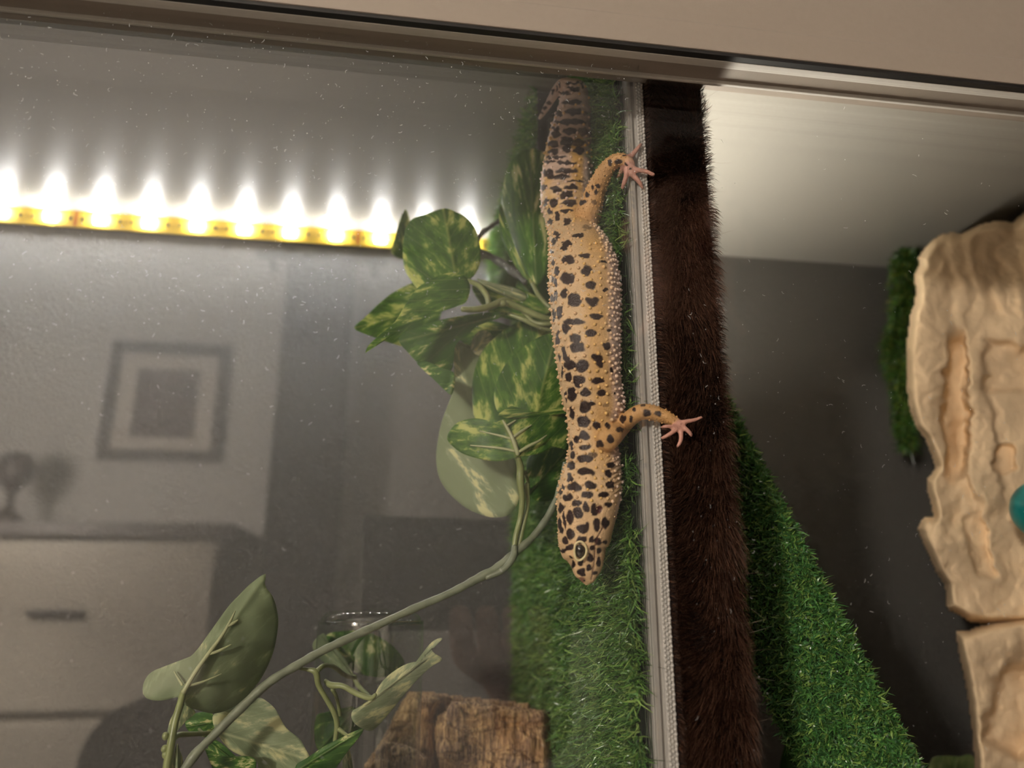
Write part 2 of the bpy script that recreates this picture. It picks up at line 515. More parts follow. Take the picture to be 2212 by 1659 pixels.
# loose tufts curling over the front edge
n = 2600
P = np.stack([np.full(n, DX0 - 0.003) + rng.uniform(-0.001, 0.0008, n), rng.uniform(0.0035, 0.0075, n), rng.uniform(0.12, ZC - 0.01, n)], -1)
keep = np.array([noise.noise(Vector((0, 0, z * 42))) for z in P[:, 2]]) > -0.12
P = P[keep]; n = len(P)
turf('edge_tufts', div, P, np.tile([-0.5, -0.8, 0], (n, 1)), 0.0046, 0.00036, 0.5, droop=(0.25, -0.2, -0.3))
# frayed backing threads along the edge
V, Qs, Ts, off = [], [], [], 0
for s in range(3):
    z = np.linspace(0.115, 0.45, 260)
    x = 0.0884 + 0.0006 * np.array([noise.noise(Vector((s * 9, 0, q * 160))) for q in z]) + 0.0006 * s
    y = 0.0045 + 0.0008 * np.array([noise.noise(Vector((s * 9, 5, q * 200))) for q in z]) - 0.0008 * s
    v, q, t = tube_arrays(np.stack([x, y, z], -1), np.full(len(z), 0.00018), 5, off)
    V.append(v); Qs.append(q); Ts.append(t); off += len(v)
mesh_np('frayed_threads', np.vstack(V), [np.vstack(Qs), np.vstack(Ts)], mat('grey_backing_threads', rgb(70, 78, 62), rough=0.8), div)

# turf covered batten running back along the ceiling corner
bat = empty('turf_batten', (0.07, 0.19, 0.44))
tag(bat, 'turf wrapped batten fixed in the corner of ceiling and divider behind the tail', 'batten')
pA = atX(1146, 238, 0.066)
bx0, by0, bz1 = 0.0665, float(pA[1]), ZC - 0.001
bz0 = float(atX(1150, 330, 0.066)[2]) - 0.004
bx0 = 0.0670
box('core', (bx0 + 0.003, DX0 - 0.0023, by0, YB, bz0 + 0.003, bz1 - 0.003), M_blackplastic, bat, bev=0.002)
box('end_slat', (bx0 + 0.0085, bx0 + 0.0125, by0 - 0.0022, by0 + 0.003, bz0 + 0.005, bz1 - 0.02), mat('grey_end_slat', rgb(92, 92, 88), rough=0.5, noise_amt=0.2, noise_scale=100), bat, bev=0.0006)
n1 = 8000
Pl = np.stack([np.full(n1, bx0 + 0.003), by0 + (YB - by0) * rng.random(n1), rng.uniform(bz0 + 0.002, bz1, n1)], -1)
Pb = np.stack([rng.uniform(bx0 + 0.002, DX0 - 0.004, n1), by0 + (YB - by0) * rng.random(n1), np.full(n1, bz0 + 0.003)], -1)
turf('turf_blades', bat, np.vstack([Pl, Pb]), np.vstack([np.tile([-1.0, 0, 0], (n1, 1)), np.tile([0, 0, -1.0], (n1, 1))]), 0.0046, 0.00042, 0.4, GREENS, droop=(0, 0, -0.2))

# fur strip on the front edge
fur = empty('fur_strip', (0.111, 0.0, 0.0))
tag(fur, 'dark brown plush fur strip glued down the front edge of the divider', 'fur strip')
FX0, FX1 = 0.0972, 0.1232
box('fabric_backing', (FX0, FX1, -0.0012, 0.004, 0.002, ZC), M_furback, fur, bev=0.0004)
n = 62000
x = rng.uniform(FX0 + 0.0002, FX1, n); z = rng.uniform(0.118, 0.452, n)
P = np.stack([x, np.full(n, -0.0012), z], -1)
ang = np.array([noise.noise(Vector((a * 26 + 3, b * 13, 0))) + 0.45 * noise.noise(Vector((a * 90, b * 60, 7))) for a, b in zip(x, z)])
clump = np.array([noise.noise(Vector((a * 230, b * 120, 2))) for a, b in zip(x, z)])
th = -0.9 + 1.35 * ang + 0.12 * rng.standard_normal(n)          # combed down and to the left, with swirls
side_k = (x - (FX0 + FX1) / 2) / (FX1 - FX0)
direc = np.stack([np.sin(th) * 0.75 + side_k * 0.35, np.zeros(n), -np.cos(th)], -1)
leng = 0.0068 * rng.uniform(0.7, 1.15, n) * (1 + 0.25 * clump)
g = unit(np.stack([side_k * 0.55 + 0.10 * rng.standard_normal(n), -np.ones(n), 0.12 * rng.standard_normal(n)], -1))
g = unit(g + direc * 0.35)
edge = np.clip((x - (FX1 - 0.004)) / 0.004, 0, 1)
g = unit(g + np.stack([edge * 0.5, np.zeros(n), np.zeros(n)], -1))
S = unit(np.cross(g, np.array([0.2, 1.0, 0.1]) + 0.4 * rng.standard_normal((n, 3))))
left_guard = np.clip((x - FX0) / 0.007, 0.0, 1)
g = unit(g + np.stack([(1 - left_guard) * 0.7, np.zeros(n), np.zeros(n)], -1))
bend = direc * (leng * 0.62 * np.where(direc[:, 0] < 0, left_guard, 1))[:, None]
V, Q = ribbons(P, g, S, leng * (0.65 + 0.35 * left_guard), np.full(n, 0.00009), bend, 3, 0.75)
pal = np.array([rgb(60, 38, 29)[:3], rgb(78, 51, 39)[:3], rgb(45, 28, 21)[:3], rgb(116, 82, 64)[:3]])
tag(mesh_np('fur_hairs', V, Q, M_fur, fur, col=blade_cols(n, 8, pal, 0.15)), kind='stuff')
# a few stray hairs sticking out past the edge
n = 60
P = np.stack([np.full(n, FX1), np.full(n, -0.003), rng.uniform(0.14, 0.44, n)], -1)
g = unit(np.stack([np.ones(n), -0.2 * rng.random(n), rng.uniform(-0.9, 0.6, n)], -1))
ln = rng.uniform(0.004, 0.010, n)
V, Q = ribbons(P, g, np.tile([0, 0.3, 0.9], (n, 1)), ln, np.full(n, 0.00005), rng.standard_normal((n, 3)) * 0.002, 4, 0.9)
tag(mesh_np('stray_hairs', V, Q, mat_vcol('pale_stray_hair', 0.4, 0.6), fur, col=blade_cols(n, 10, np.array([rgb(130, 110, 92)[:3]]), 0.2)), kind='stuff')

# ------------------------------------------------------------------ LED strip along the top of the back panel
led = empty('led_strip', (-0.2, YB, 0.48))
tag(led, 'lit LED tape with yellow backing along the top of the back panel', 'LED strip')
pz = [float(atY(x, y, YB - 0.002)[2]) for x, y in ((110, 455), (425, 478), (730, 503))]
LZ = min(sum(pz) / 3, ZC - 0.0068)
box('tape', (XL + 0.02, 0.070, YB - 0.0016, YB, LZ - 0.0066, LZ + 0.0066), M_tape, led)
x0 = float(atY(110, 458, YB - 0.003)[0]); x1 = float(atY(822, 510, YB - 0.003)[0]); step = (x1 - x0) / 7
chip_me = None
for k in range(-7, 11):
    X = x0 + k * step
    if X < XL + 0.03 or X > 0.066: continue
    bm = bmesh.new(); add_box(bm, -0.0042, 0.0042, -0.0026, 0.0, -0.0032, 0.0032)
    for v in bm.verts:                              # lens face tipped up towards the ceiling
        if v.co.y < -0.001 and v.co.z < 0: v.co.y = -0.0007
    bmesh.ops.bevel(bm, geom=list(bm.edges), offset=0.0004, segments=2, affect='EDGES')
    if chip_me is None:
        c = bm_obj('led_chip', bm, M_led, led); chip_me = c.data
    else:
        bm.free()
        c = bpy.data.objects.new('led_chip', chip_me); COL.objects.link(c); c.parent = led
        c.matrix_parent_inverse = led.matrix_basis.inverted()
    c.location = (X, YB - 0.0016, LZ)
    box('resistor', (X + step * 0.36, X + step * 0.42, YB - 0.0022, YB - 0.0014, LZ - 0.0012, LZ + 0.0012), M_resist, led)
    box('resistor', (X + step * 0.62, X + step * 0.67, YB - 0.0022, YB - 0.0014, LZ - 0.0010, LZ + 0.0010), M_resist, led)
    if k % 6 == 0:
        box('solder_pad', (X + step * 0.47, X + step * 0.53, YB - 0.0019, YB - 0.0014, LZ - 0.0058, LZ + 0.0058), M_solder, led)

# LED bar of the right compartment, on the right face of the divider
bar = empty('led_bar', (0.125, 0.15, 0.43))
tag(bar, 'slim lit LED bar fixed high on the far side of the divider', 'LED bar')
box('bar_housing', (DX1, DX1 + 0.016, 0.05, 0.27, 0.331, 0.336), M_trim, bar, bev=0.0008)
box('bar_lip', (DX1 + 0.0145, DX1 + 0.016, 0.05, 0.27, 0.336, 0.341), M_trim, bar)
box('bar_diffuser', (DX1 + 0.002, DX1 + 0.013, 0.055, 0.265, 0.336, 0.339), M_bar, bar, bev=0.0008)

# ------------------------------------------------------------------ gecko
ROWS = [(178, 1222, 1252), (188, 1215, 1262), (200, 1213, 1268), (220, 1209, 1273), (240, 1205, 1275), (280, 1191, 1275), (320, 1181, 1276), (360, 1174, 1277),
        (400, 1169, 1277), (430, 1169, 1275), (460, 1176, 1276), (490, 1184, 1284), (520, 1188, 1297), (545, 1188, 1312), (570, 1188, 1324), (600, 1188, 1333), (650, 1191, 1336),
        (700, 1194, 1335), (750, 1200, 1337), (800, 1207, 1337), (850, 1215, 1342), (880, 1221, 1346), (910, 1226, 1338), (950, 1229, 1332), (980, 1228, 1336), (1005, 1225, 1340), (1030, 1216, 1341),
        (1060, 1208, 1340), (1090, 1205, 1333), (1120, 1205, 1326), (1150, 1206, 1319), (1172, 1207, 1315), (1188, 1212, 1311), (1202, 1223, 1307), (1220, 1232, 1302),
        (1238, 1239, 1294), (1250, 1246, 1287), (1257, 1253, 1278)]
XCON = 0.0838
rw = np.array(ROWS, float)
Yr = np.array([atX(r[2], r[0], XCON)[1] for r in ROWS])
yneck = float(np.interp(1005, rw[:, 0], Yr))
Yr = np.where(rw[:, 0] > 1005, yneck, Yr)
yt = float(np.interp(400, rw[:, 0], Yr))
Yr = np.where(rw[:, 0] < 400, yt, Yr)
ks = np.ones(7) / 7
Yr = np.convolve(np.pad(Yr, 3, mode='edge'), ks, mode='valid')
full = catmull(np.column_stack([rw, Yr]), 7)
LATK = np.interp(full[:, 0], [178, 300, 420, 500, 620, 800, 930, 990, 1080, 1140, 1200, 1257], [1.0, 1.0, 0.98, 0.95, 1.05, 1.0, 0.85, 0.95, 1.12, 1.05, 0.95, 0.85])
segy = np.array([190, 207, 227, 247, 268, 292, 314, 334, 353, 373, 391, 411, 427, 442, 457, 471])
def ringmod(y):
    if y > 471 or y < 190: return 1.0
    k = np.searchsorted(segy, y, side='right') - 1
    k = min(k, len(segy) - 2)
    t = (y - segy[k]) / (segy[k + 1] - segy[k])
    return 0.965 + 0.055 * t ** 0.7 - (0.045 if t > 0.9 else 0)
NB = 56
Vb, cent, ex, hw = [], [], [], []
for i, (y, xl, xr, Y) in enumerate(full):
    A, B = atY(xl, y, Y), atY(xr, y, Y)
    c = (A + B) / 2; a = np.linalg.norm(B - A) / 2
    cent.append(c); ex.append((B - A) / (2 * a)); hw.append(a)
cent = np.array(cent); ex = np.array(ex); hw = np.array(hw)
tan = unit(np.gradient(cent, axis=0))
th = np.arange(NB) * 2 * pi / NB
for i in range(len(full)):
    e2 = np.cross(tan[i], ex[i]); e2 /= np.linalg.norm(e2)
    e1 = np.cross(e2, tan[i])
    m = ringmod(full[i, 0])
    sy = 1.0 if full[i, 0] < 1090 else 0.9
    ct = np.sign(np.cos(th)) * np.abs(np.cos(th)) ** 0.92
    st = np.sign(np.sin(th)) * np.abs(np.sin(th)) ** 0.95
    Vb.append(cent[i] + hw[i] * m * (ct[:, None] * e1 + st[:, None] * e2 * LATK[i]))
Vb = np.array(Vb)
m_ = len(full)
i = np.arange(m_ - 1)[:, None] * NB; j = np.arange(NB)[None]
Qb = np.stack([i + j, i + (j + 1) % NB, i + NB + (j + 1) % NB, i + NB + j], -1).reshape(-1, 4)
V0 = np.vstack([Vb.reshape(-1, 3), cent[0] + np.array([0, 0, 0.0012]), cent[-1] + np.array([0.0002, 0, -0.0014])])
jj = np.arange(NB)
T0 = np.vstack([np.stack([np.full(NB, m_ * NB), (jj + 1) % NB, jj], -1), np.stack([np.full(NB, m_ * NB + 1), (m_ - 1) * NB + jj, (m_ - 1) * NB + (jj + 1) % NB], -1)])
PV, PQ, PT, off = [V0], [Qb], [T0], len(V0)
LEGP = []
def limb(pts, n=14, sub=6, flat=1.0, leg=None):
    global off
    S = catmull(pts, sub)
    P = atYs(S[:, 0], S[:, 1], S[:, 2]); R = S[:, 3] / F * ((P - CAM) @ FWD)
    if leg: LEGP.append((leg, P, R))
    v, q, t = tube_arrays(P, R, n, off, flat)
    PV.append(v); PQ.append(q); PT.append(t); off += len(v)
Yh = float(np.interp(480, rw[:, 0], Yr)); Ys = float(np.interp(940, rw[:, 0], Yr))
# tail tip folding back over the top
limb([(1238, 200, yt, 22), (1230, 188, yt - .001, 19), (1217, 184, yt - .001, 15), (1205, 192, yt + .001, 12), (1194, 209, yt + .003, 9.5), (1184, 226, yt + .004, 8), (1174, 243, yt + .005, 6), (1165, 257, yt + .006, 3.5)], 16)
# near hind leg
limb([(1250, 505, Yh, 26), (1262, 488, Yh - .007, 29), (1273, 455, Yh - .013, 27), (1286, 415, .012, 22), (1301, 382, .006, 19.5), (1316, 358, .002, 16.5), (1336, 345, -.001, 14.5), (1356, 351, -.003, 13.5), (1362, 362, -.0035, 11)], 18, leg='hind')
for tp in ([(1352, 345, -.003, 8), (1364, 336, -.0035, 6.5), (1374, 325, -.004, 5.2), (1385, 311, -.0035, 3.6)],
           [(1358, 360, -.004, 8), (1375, 367, -.005, 6), (1394, 370, -.006, 5.2), (1413, 378, -.008, 4.2)],
           [(1356, 362, -.004, 8), (1368, 379, -.0042, 6.2), (1380, 392, -.0042, 5.2), (1389, 407, -.003, 3.8)],
           [(1354, 362, -.004, 8), (1353, 379, -.0035, 6), (1349, 393, -.002, 5.4), (1344, 407, .0005, 4.2)],
           [(1350, 358, -.002, 7), (1341, 372, .002, 5.5), (1335, 386, .006, 4.5), (1334, 394, .008, 3.6)]):
    limb(tp, 10, leg='toe')
# near front leg
limb([(1300, 958, Ys, 26), (1318, 946, Ys - .012, 24), (1341, 924, .004, 19.5), (1362, 903, -.003, 18), (1384, 890, -.0065, 17.5), (1412, 892, -.0085, 17), (1440, 902, -.0105, 14.5), (1459, 912, -.0115, 11.5), (1470, 921, -.0125, 10)], 18, leg='fore')
for tp in ([(1466, 917, -.0125, 8), (1481, 911, -.013, 5.6), (1500, 907, -.0132, 4.2), (1516, 901, -.0132, 3.2)],
           [(1472, 922, -.0125, 7), (1483, 928, -.0132, 5.4), (1490, 935, -.0133, 4.8), (1494, 942, -.0128, 3.6)],
           [(1468, 924, -.0125, 7), (1471, 938, -.0132, 5.4), (1470, 952, -.0133, 4.8), (1463, 966, -.0128, 3.6)],
           [(1466, 922, -.0125, 7), (1456, 931, -.0132, 5.2), (1443, 940, -.0132, 4.8), (1429, 947, -.0122, 3.8)],
           [(1464, 918, -.0125, 7), (1453, 922, -.0132, 5.0), (1440, 921, -.0132, 4.4), (1428, 923, -.0122, 3.6)]):
    limb(tp, 10, leg='toe')
# far legs, gripping the turf behind the body
for bx, by, Y0 in ((1262, 478, Yh), (1300, 930, Ys)):
    limb([(bx, by, Y0 + .004, 24), (bx - 4, by - 14, Y0 + .016, 17), (bx - 2, by - 22, Y0 + .026, 14), (bx + 6, by - 14, Y0 + .034, 11)], 14)
    for dx, dy in ((16, -14), (20, 0), (14, 13), (0, 18), (-10, 12)):
        limb([(bx + 5, by - 14, Y0 + .034, 7), (bx + 6 + dx * .5, by - 14 + dy * .6, Y0 + .036, 5), (bx + 6 + dx, by - 14 + dy * 1.5, Y0 + .037, 3.5)], 8)
tmp = mesh_np('gecko_tmp', np.vstack(PV), [np.vstack(PQ), np.vstack(PT)])
md = tmp.modifiers.new('r', 'REMESH'); md.mode = 'VOXEL'; md.voxel_size = 0.00042
md2 = tmp.modifiers.new('s', 'SMOOTH'); md2.factor = 0.5; md2.iterations = 3
dg = bpy.context.evaluated_depsgraph_get()
me_g = bpy.data.meshes.new_from_object(tmp.evaluated_get(dg))
bpy.data.objects.remove(tmp)
nv = len(me_g.vertices)
GV = np.empty(nv * 3, np.float32); me_g.vertices.foreach_get('co', GV); GV = GV.reshape(-1, 3).astype(float)
GN = np.empty(nv * 3, np.float32); me_g.vertices.foreach_get('normal', GN); GN = GN.reshape(-1, 3).astype(float)
bvh = BVHTree.FromPolygons([tuple(v) for v in GV], [tuple(p.vertices) for p in me_g.polygons])
def hit(x, y):
    d = ray(x, y); d = d / np.linalg.norm(d)
    h = bvh.ray_cast(Vector(CAM), Vector(d))
    return (None, None) if h[0] is None else (np.array(h[0]), np.array(h[1]))

SPOTS = []
def spots(ox, oy, f, L_):
    for s in L_:
        SPOTS.append((ox + s[0] / f, oy + s[1] / f, s[2] / f * 1.1, s[3] / f * 1.1, s[4] if len(s) > 4 else 1.0))
spots(1150, 400, 5.53, [(480, 20, 70, 22), (300, 60, 60, 32), (250, 205, 45, 55), (160, 205, 28, 55), (200, 310, 40, 38), (300, 360, 38, 55), (215, 440, 30, 32), (410, 440, 50, 42), (410, 120, 70, 36), (430, 210, 85, 36), (400, 300, 80, 28), (540, 600, 70, 28), (600, 210, 42, 28), (650, 505, 50, 30, .5),
    (410, 700, 60, 38), (380, 755, 40, 32), (420, 890, 85, 55), (620, 840, 60, 26), (645, 1015, 68, 58), (430, 1120, 75, 70), (690, 1200, 72, 46), (385, 1300, 45, 55), (505, 1370, 74, 76), (720, 1390, 74, 52), (325, 1520, 45, 85), (240, 1340, 22, 60), (285, 1320, 18, 60), (250, 1550, 16, 80),
    (300, 1030, 30, 58), (280, 1150, 25, 58), (290, 600, 30, 58), (250, 680, 22, 48), (250, 920, 18, 34), (230, 800, 14, 30), (235, 1120, 16, 40), (870, 1250, 34, 22), (845, 910, 28, 16), (770, 1560, 80, 32), (510, 1630, 120, 34)])
spots(1150, 650, 5.53, [(400, 330, 45, 70), (705, 385, 70, 42), (510, 450, 66, 58), (545, 560, 78, 58), (890, 530, 40, 42), (920, 345, 30, 16), (375, 610, 22, 68), (405, 690, 40, 40), (460, 770, 70, 58), (600, 770, 75, 72), (770, 690, 65, 55), (800, 760, 45, 38), (945, 820, 20, 32), (430, 910, 30, 52), (550, 940, 70, 56), (790, 950, 80, 32), (540, 1000, 40, 38),
    (470, 1120, 50, 88), (640, 1100, 65, 52), (830, 1100, 55, 42), (995, 1110, 20, 20), (1055, 1190, 34, 28, .6), (300, 440, 24, 88), (360, 860, 18, 78), (325, 680, 16, 48), (400, 1140, 14, 78), (620, 1270, 58, 68), (690, 1235, 50, 24), (610, 1440, 75, 62), (480, 1340, 24, 78), (770, 1490, 48, 56), (905, 1490, 34, 40), (620, 1610, 58, 56), (880, 1245, 38, 22, .5), (255, 170, 14, 68),
    (1215, 1300, 25, 25), (1085, 1420, 30, 48), (1190, 1405, 24, 44), (1045, 1535, 44, 28), (1330, 1245, 28, 26), (1370, 1340, 44, 34), (1510, 1345, 34, 34)])
spots(1150, 850, 5.53, [(540, 545, 40, 38), (930, 545, 44, 42), (800, 595, 44, 44), (620, 640, 75, 32), (720, 740, 50, 34, .8), (640, 780, 90, 42), (480, 740, 40, 48), (640, 940, 100, 40), (465, 860, 50, 42), (930, 855, 50, 32), (905, 965, 44, 44), (700, 1100, 68, 46), (500, 1120, 84, 56), (440, 1000, 40, 58), (930, 1085, 44, 48), (860, 1210, 60, 38), (650, 1210, 75, 46), (430, 1240, 58, 46), (915, 1330, 40, 40), (375, 1120, 20, 38), (470, 620, 24, 58), (335, 1170, 18, 38)])
spots(1150, 1000, 5.53, [(340, 540, 34, 58), (455, 650, 44, 88), (390, 680, 14, 115), (335, 740, 28, 88), (450, 855, 40, 62), (610, 790, 78, 50), (655, 765, 34, 68), (720, 905, 32, 42), (785, 930, 38, 52), (870, 720, 38, 78), (770, 740, 44, 78), (590, 920, 60, 36), (380, 920, 34, 48), (365, 1040, 46, 26), (440, 1010, 46, 46), (465, 1120, 24, 18), (490, 1210, 28, 56), (580, 1190, 38, 42), (690, 1130, 38, 56), (675, 1255, 34, 38), (595, 1310, 44, 42), (745, 1320, 28, 22), (795, 1050, 36, 36), (855, 955, 24, 28), (790, 1180, 26, 56), (715, 1010, 38, 26), (490, 1320, 16, 46), (540, 595, 42, 66), (630, 530, 42, 56), (570, 625, 48, 36), (735, 560, 44, 66), (520, 480, 48, 36)])
spots(1100, 120, 5.53, [(760, 555, 115, 34), (760, 670, 95, 40), (590, 690, 50, 32), (720, 790, 185, 30), (915, 690, 38, 26, .6), (730, 900, 78, 46), (880, 910, 58, 46, .8), (560, 940, 58, 42), (550, 870, 48, 22), (700, 1020, 78, 50), (840, 1040, 68, 50, .9), (520, 1055, 68, 40), (690, 1115, 54, 46), (830, 1135, 62, 46), (520, 1150, 58, 32), (560, 1215, 135, 22), (690, 1280, 125, 20), (470, 1265, 80, 18), (690, 1380, 135, 32), (470, 1400, 58, 55), (600, 1450, 125, 32), (800, 1500, 100, 15), (410, 1580, 44, 38), (560, 1590, 78, 34), (740, 1575, 88, 24), (700, 1640, 70, 24),
    (760, 390, 70, 18), (770, 330, 90, 16), (650, 440, 60, 15), (790, 420, 48, 16), (700, 465, 58, 12), (870, 350, 18, 38), (470, 560, 36, 26), (420, 630, 28, 18), (385, 685, 18, 16), (515, 440, 18, 32), (600, 350, 14, 50), (560, 400, 12, 40)])
# leg spots
spots(1200, 300, 8.296, [(500, 1130, 70, 50), (740, 840, 45, 40), (580, 1000, 45, 55), (720, 940, 35, 45), (700, 1130, 40, 40, .7), (570, 1590, 80, 40, .6), (1130, 400, 60, 50), (980, 430, 40, 60), (1230, 290, 35, 22), (650, 870, 24, 34), (870, 670, 16, 14), (1270, 450, 18, 30), (1340, 530, 22, 20)])

def nrm(v, s, o=0.0):
    return np.array([noise.noise(Vector((p[0] * s + o, p[1] * s, p[2] * s))) for p in v])
px = CX + F * ((GV - CAM) @ RGT) / ((GV - CAM) @ FWD)
py = CY - F * ((GV - CAM) @ UPV) / ((GV - CAM) @ FWD)
# body coordinates: along the spine, and s = -1 back ridge .. +1 belly
ridx = np.clip(np.searchsorted(cent[:, 2][::-1], GV[:, 2]), 0, m_ - 1); ridx = m_ - 1 - ridx
rowy = full[ridx, 0]
rel = GV - cent[ridx]
s = np.einsum('ij,ij->i', rel, ex[ridx]) / hw[ridx]
onbody = (np.abs(s) < 1.12) & (np.abs(np.einsum('ij,ij->i', rel, np.tile([0, 1.0, 0], (nv, 1)))) < hw[ridx] * 1.25)
c_tan = np.array(rgb(216, 182, 140)[:3]); c_och = np.array(rgb(212, 166, 102)[:3]); c_pink = np.array(rgb(222, 194, 180)[:3])
c_head = np.array(rgb(226, 190, 146)[:3]); c_tail = np.array(rgb(200, 170, 152)[:3]); c_yel = np.array(rgb(208, 158, 62)[:3])
c_leg = np.array(rgb(200, 154, 100)[:3]); c_foot = np.array(rgb(204, 150, 134)[:3]); c_dark = np.array(rgb(42, 22, 17)[:3]); c_white = np.array(rgb(232, 206, 194)[:3])
def lerp(a, b, t):
    return a + (b - a) * np.clip(t, 0, 1)[:, None]
def sm(a, b, x):
    t = np.clip((x - a) / (b - a), 0, 1); return t * t * (3 - 2 * t)
n1 = nrm(GV, 160); n2 = nrm(GV, 420, 9); n3 = nrm(GV, 70, 4)
base = np.tile(c_tan, (nv, 1))
base = lerp(base, np.tile(c_och, (nv, 1)), sm(-0.5, 0.0, s) * (1 - sm(0.35, 0.75, s)) * (0.7 + 0.6 * n3))
base = lerp(base, np.tile(c_pink, (nv, 1)), sm(0.30, 0.62, s))
base = lerp(base, np.tile(c_tail, (nv, 1)), sm(450, 380, rowy))
base = lerp(base, np.tile(c_yel, (nv, 1)), sm(500, 430, rowy) * sm(290, 330, rowy) * sm(0.0, 0.35, n3 + 0.15) * 0.8 * (1 - sm(0.3, 0.6, s)))
base = lerp(base, np.tile(c_pink * 0.85, (nv, 1)), sm(460, 400, rowy) * sm(0.4, 0.7, s))
base = lerp(base, np.tile(c_head, (nv, 1)), sm(960, 1060, rowy))
base = lerp(base, np.tile(c_white, (nv, 1)), sm(950, 1000, rowy) * sm(1150, 1090, rowy) * sm(0.72, 0.9, s))
lw = np.zeros(nv); fd = np.zeros(nv); is_fore = np.zeros(nv, bool)
for kind_, LP, LR in LEGP:
    D2 = np.linalg.norm(GV[:, None, :] - LP[None], axis=2)
    k_ = np.argmin(D2 / LR[None], axis=1)
    q_ = D2[np.arange(nv), k_] / LR[k_]
    w_ = 1 - sm(1.08, 1.45, q_)
    t_ = k_ / (len(LP) - 1)
    if kind_ == 'toe':
        fd = np.maximum(fd, w_)
    else:
        w_ = w_ * (sm(0.0, 0.14, t_) if kind_ == 'fore' else sm(0.06, 0.30, t_))
        fd = np.maximum(fd, w_ * sm(0.80, 0.97, t_))
        if kind_ == 'fore': is_fore |= w_ > 0.3
    lw = np.maximum(lw, w_)
base = lerp(base, np.tile(c_leg, (nv, 1)), lw)
base = lerp(base, np.tile(c_foot, (nv, 1)), fd)
legm = lw > 0.5
tip = sm(1205, 1190, px) * (py < 270)
base = lerp(base, np.tile(c_pink * 0.75, (nv, 1)), tip * 0.7)
base *= (1 + 0.10 * n2 + 0.08 * n1)[:, None]
dark = np.zeros(nv)
jx, jy = n2 * 1.0 + n1 * 0.4, nrm(GV, 420, 31) * 1.0
dpt = (GV - CAM) @ FWD
wx = px + jx * 5.0; wy = py + jy * 5.0
mid_d = (cent[ridx] - CAM) @ FWD
for (sx, sy_, rx, ry, st) in SPOTS:
    h, _ = hit(sx, sy_)
    if h is None: continue
    hd = (h - CAM) @ FWD
    near = np.abs(px - sx) < rx * 1.6 + 6
    near &= np.abs(py - sy_) < ry * 1.6 + 6
    q = np.sqrt(((wx - sx) / rx) ** 2 + ((wy - sy_) / ry) ** 2)
    dd = st * (1 - sm(0.86, 1.08, q)) * near * (np.abs(dpt - hd) < 0.007)
    dark = np.maximum(dark, dd)
    # the same markings on the side turned to the divider
    far = (dpt > mid_d + 0.002) & onbody
    dark = np.maximum(dark, st * (1 - sm(0.86, 1.08, q)) * near * far)
colr = lerp(base, np.tile(c_dark, (nv, 1)), dark)
def polyd(pts):
    d = np.full(nv, 1e9)
    for (x0_, y0_), (x1_, y1_) in zip(pts[:-1], pts[1:]):
        t = np.clip(((px - x0_) * (x1_ - x0_) + (py - y0_) * (y1_ - y0_)) / ((x1_ - x0_) ** 2 + (y1_ - y0_) ** 2), 0, 1)
        d = np.minimum(d, np.hypot(px - x0_ - t * (x1_ - x0_), py - y0_ - t * (y1_ - y0_)))
    return d
front = dpt < mid_d
mouth = 1 - sm(0.8, 2.2, polyd([(1277, 1252), (1281, 1232), (1285, 1205), (1285, 1182), (1292, 1158), (1304, 1138)]))
colr = lerp(colr, np.tile(np.array(rgb(88, 44, 34)[:3]), (nv, 1)), mouth * front * 0.85)
c_nose = np.array(rgb(120, 62, 60)[:3])
colr = lerp(colr, np.tile(c_nose, (nv, 1)), 0.8 * (1 - sm(0.6, 1.1, np.hypot((px - 1256) / 10, (py - 1253) / 8))))
colr = lerp(colr, np.tile(np.array(rgb(74, 24, 24)[:3]), (nv, 1)), front * (1 - sm(0.75, 1.1, np.hypot((px - 1295) / 8.5, (py - 1101) / 10 + (px - 1295) / 30))))
# relief: folds of loose skin on the neck, axilla creases, ear pit
disp = np.zeros(nv)
nk = sm(975, 1000, rowy) * sm(1085, 1060, rowy) * sm(0.1, 0.4, s)
disp += nk * 0.00028 * np.sin((px * 0.75 + py * 1.0) * 0.55)
ax = np.exp(-((px - 1322) / 18) ** 2 - ((py - 898) / 16) ** 2) * front
disp += ax * 0.0003 * np.sin((px * -0.5 + py) * 0.8)
ear = np.exp(-((px - 1295) / 7) ** 2 - ((py - 1101) / 9) ** 2) * front
disp -= ear * 0.0012
disp -= mouth * front * 0.00025
tg = np.zeros(nv)
for gy in segy:
    tg += np.exp(-((rowy - gy - 6 * (1 - s ** 2) * 0.6) / 1.6) ** 2)
disp -= 0.0005 * tg * onbody * (rowy < 478)
disp -= 0.00018 * np.maximum(0, -n2) * 1.0
GV2 = GV + GN * disp[:, None]
me_g.vertices.foreach_set('co', GV2.astype(np.float32).ravel())
at = me_g.attributes.new('Col', 'FLOAT_COLOR', 'POINT')
cc = np.ones((nv, 4), np.float32); cc[:, :3] = np.clip(colr, 0.004, 1)
at.data.foreach_set('color', cc.ravel())
me_g.polygons.foreach_set('use_smooth', np.ones(len(me_g.polygons), bool))
me_g.update()
M_skin = mat_vcol('gecko_skin', rough=0.48, spec=0.4, bump=0.45, bump_scale=1500, bump_dist=0.0003, voro=True)
M_tub = mat_vcol('gecko_tubercle', rough=0.42, spec=0.45)
gecko = empty('leopard_gecko', tuple(cent[-1]))
tag(gecko, 'spotted leopard gecko climbing head down on the turf beside the fur strip', 'gecko')
gbody = link('body', me_g, M_skin, gecko)
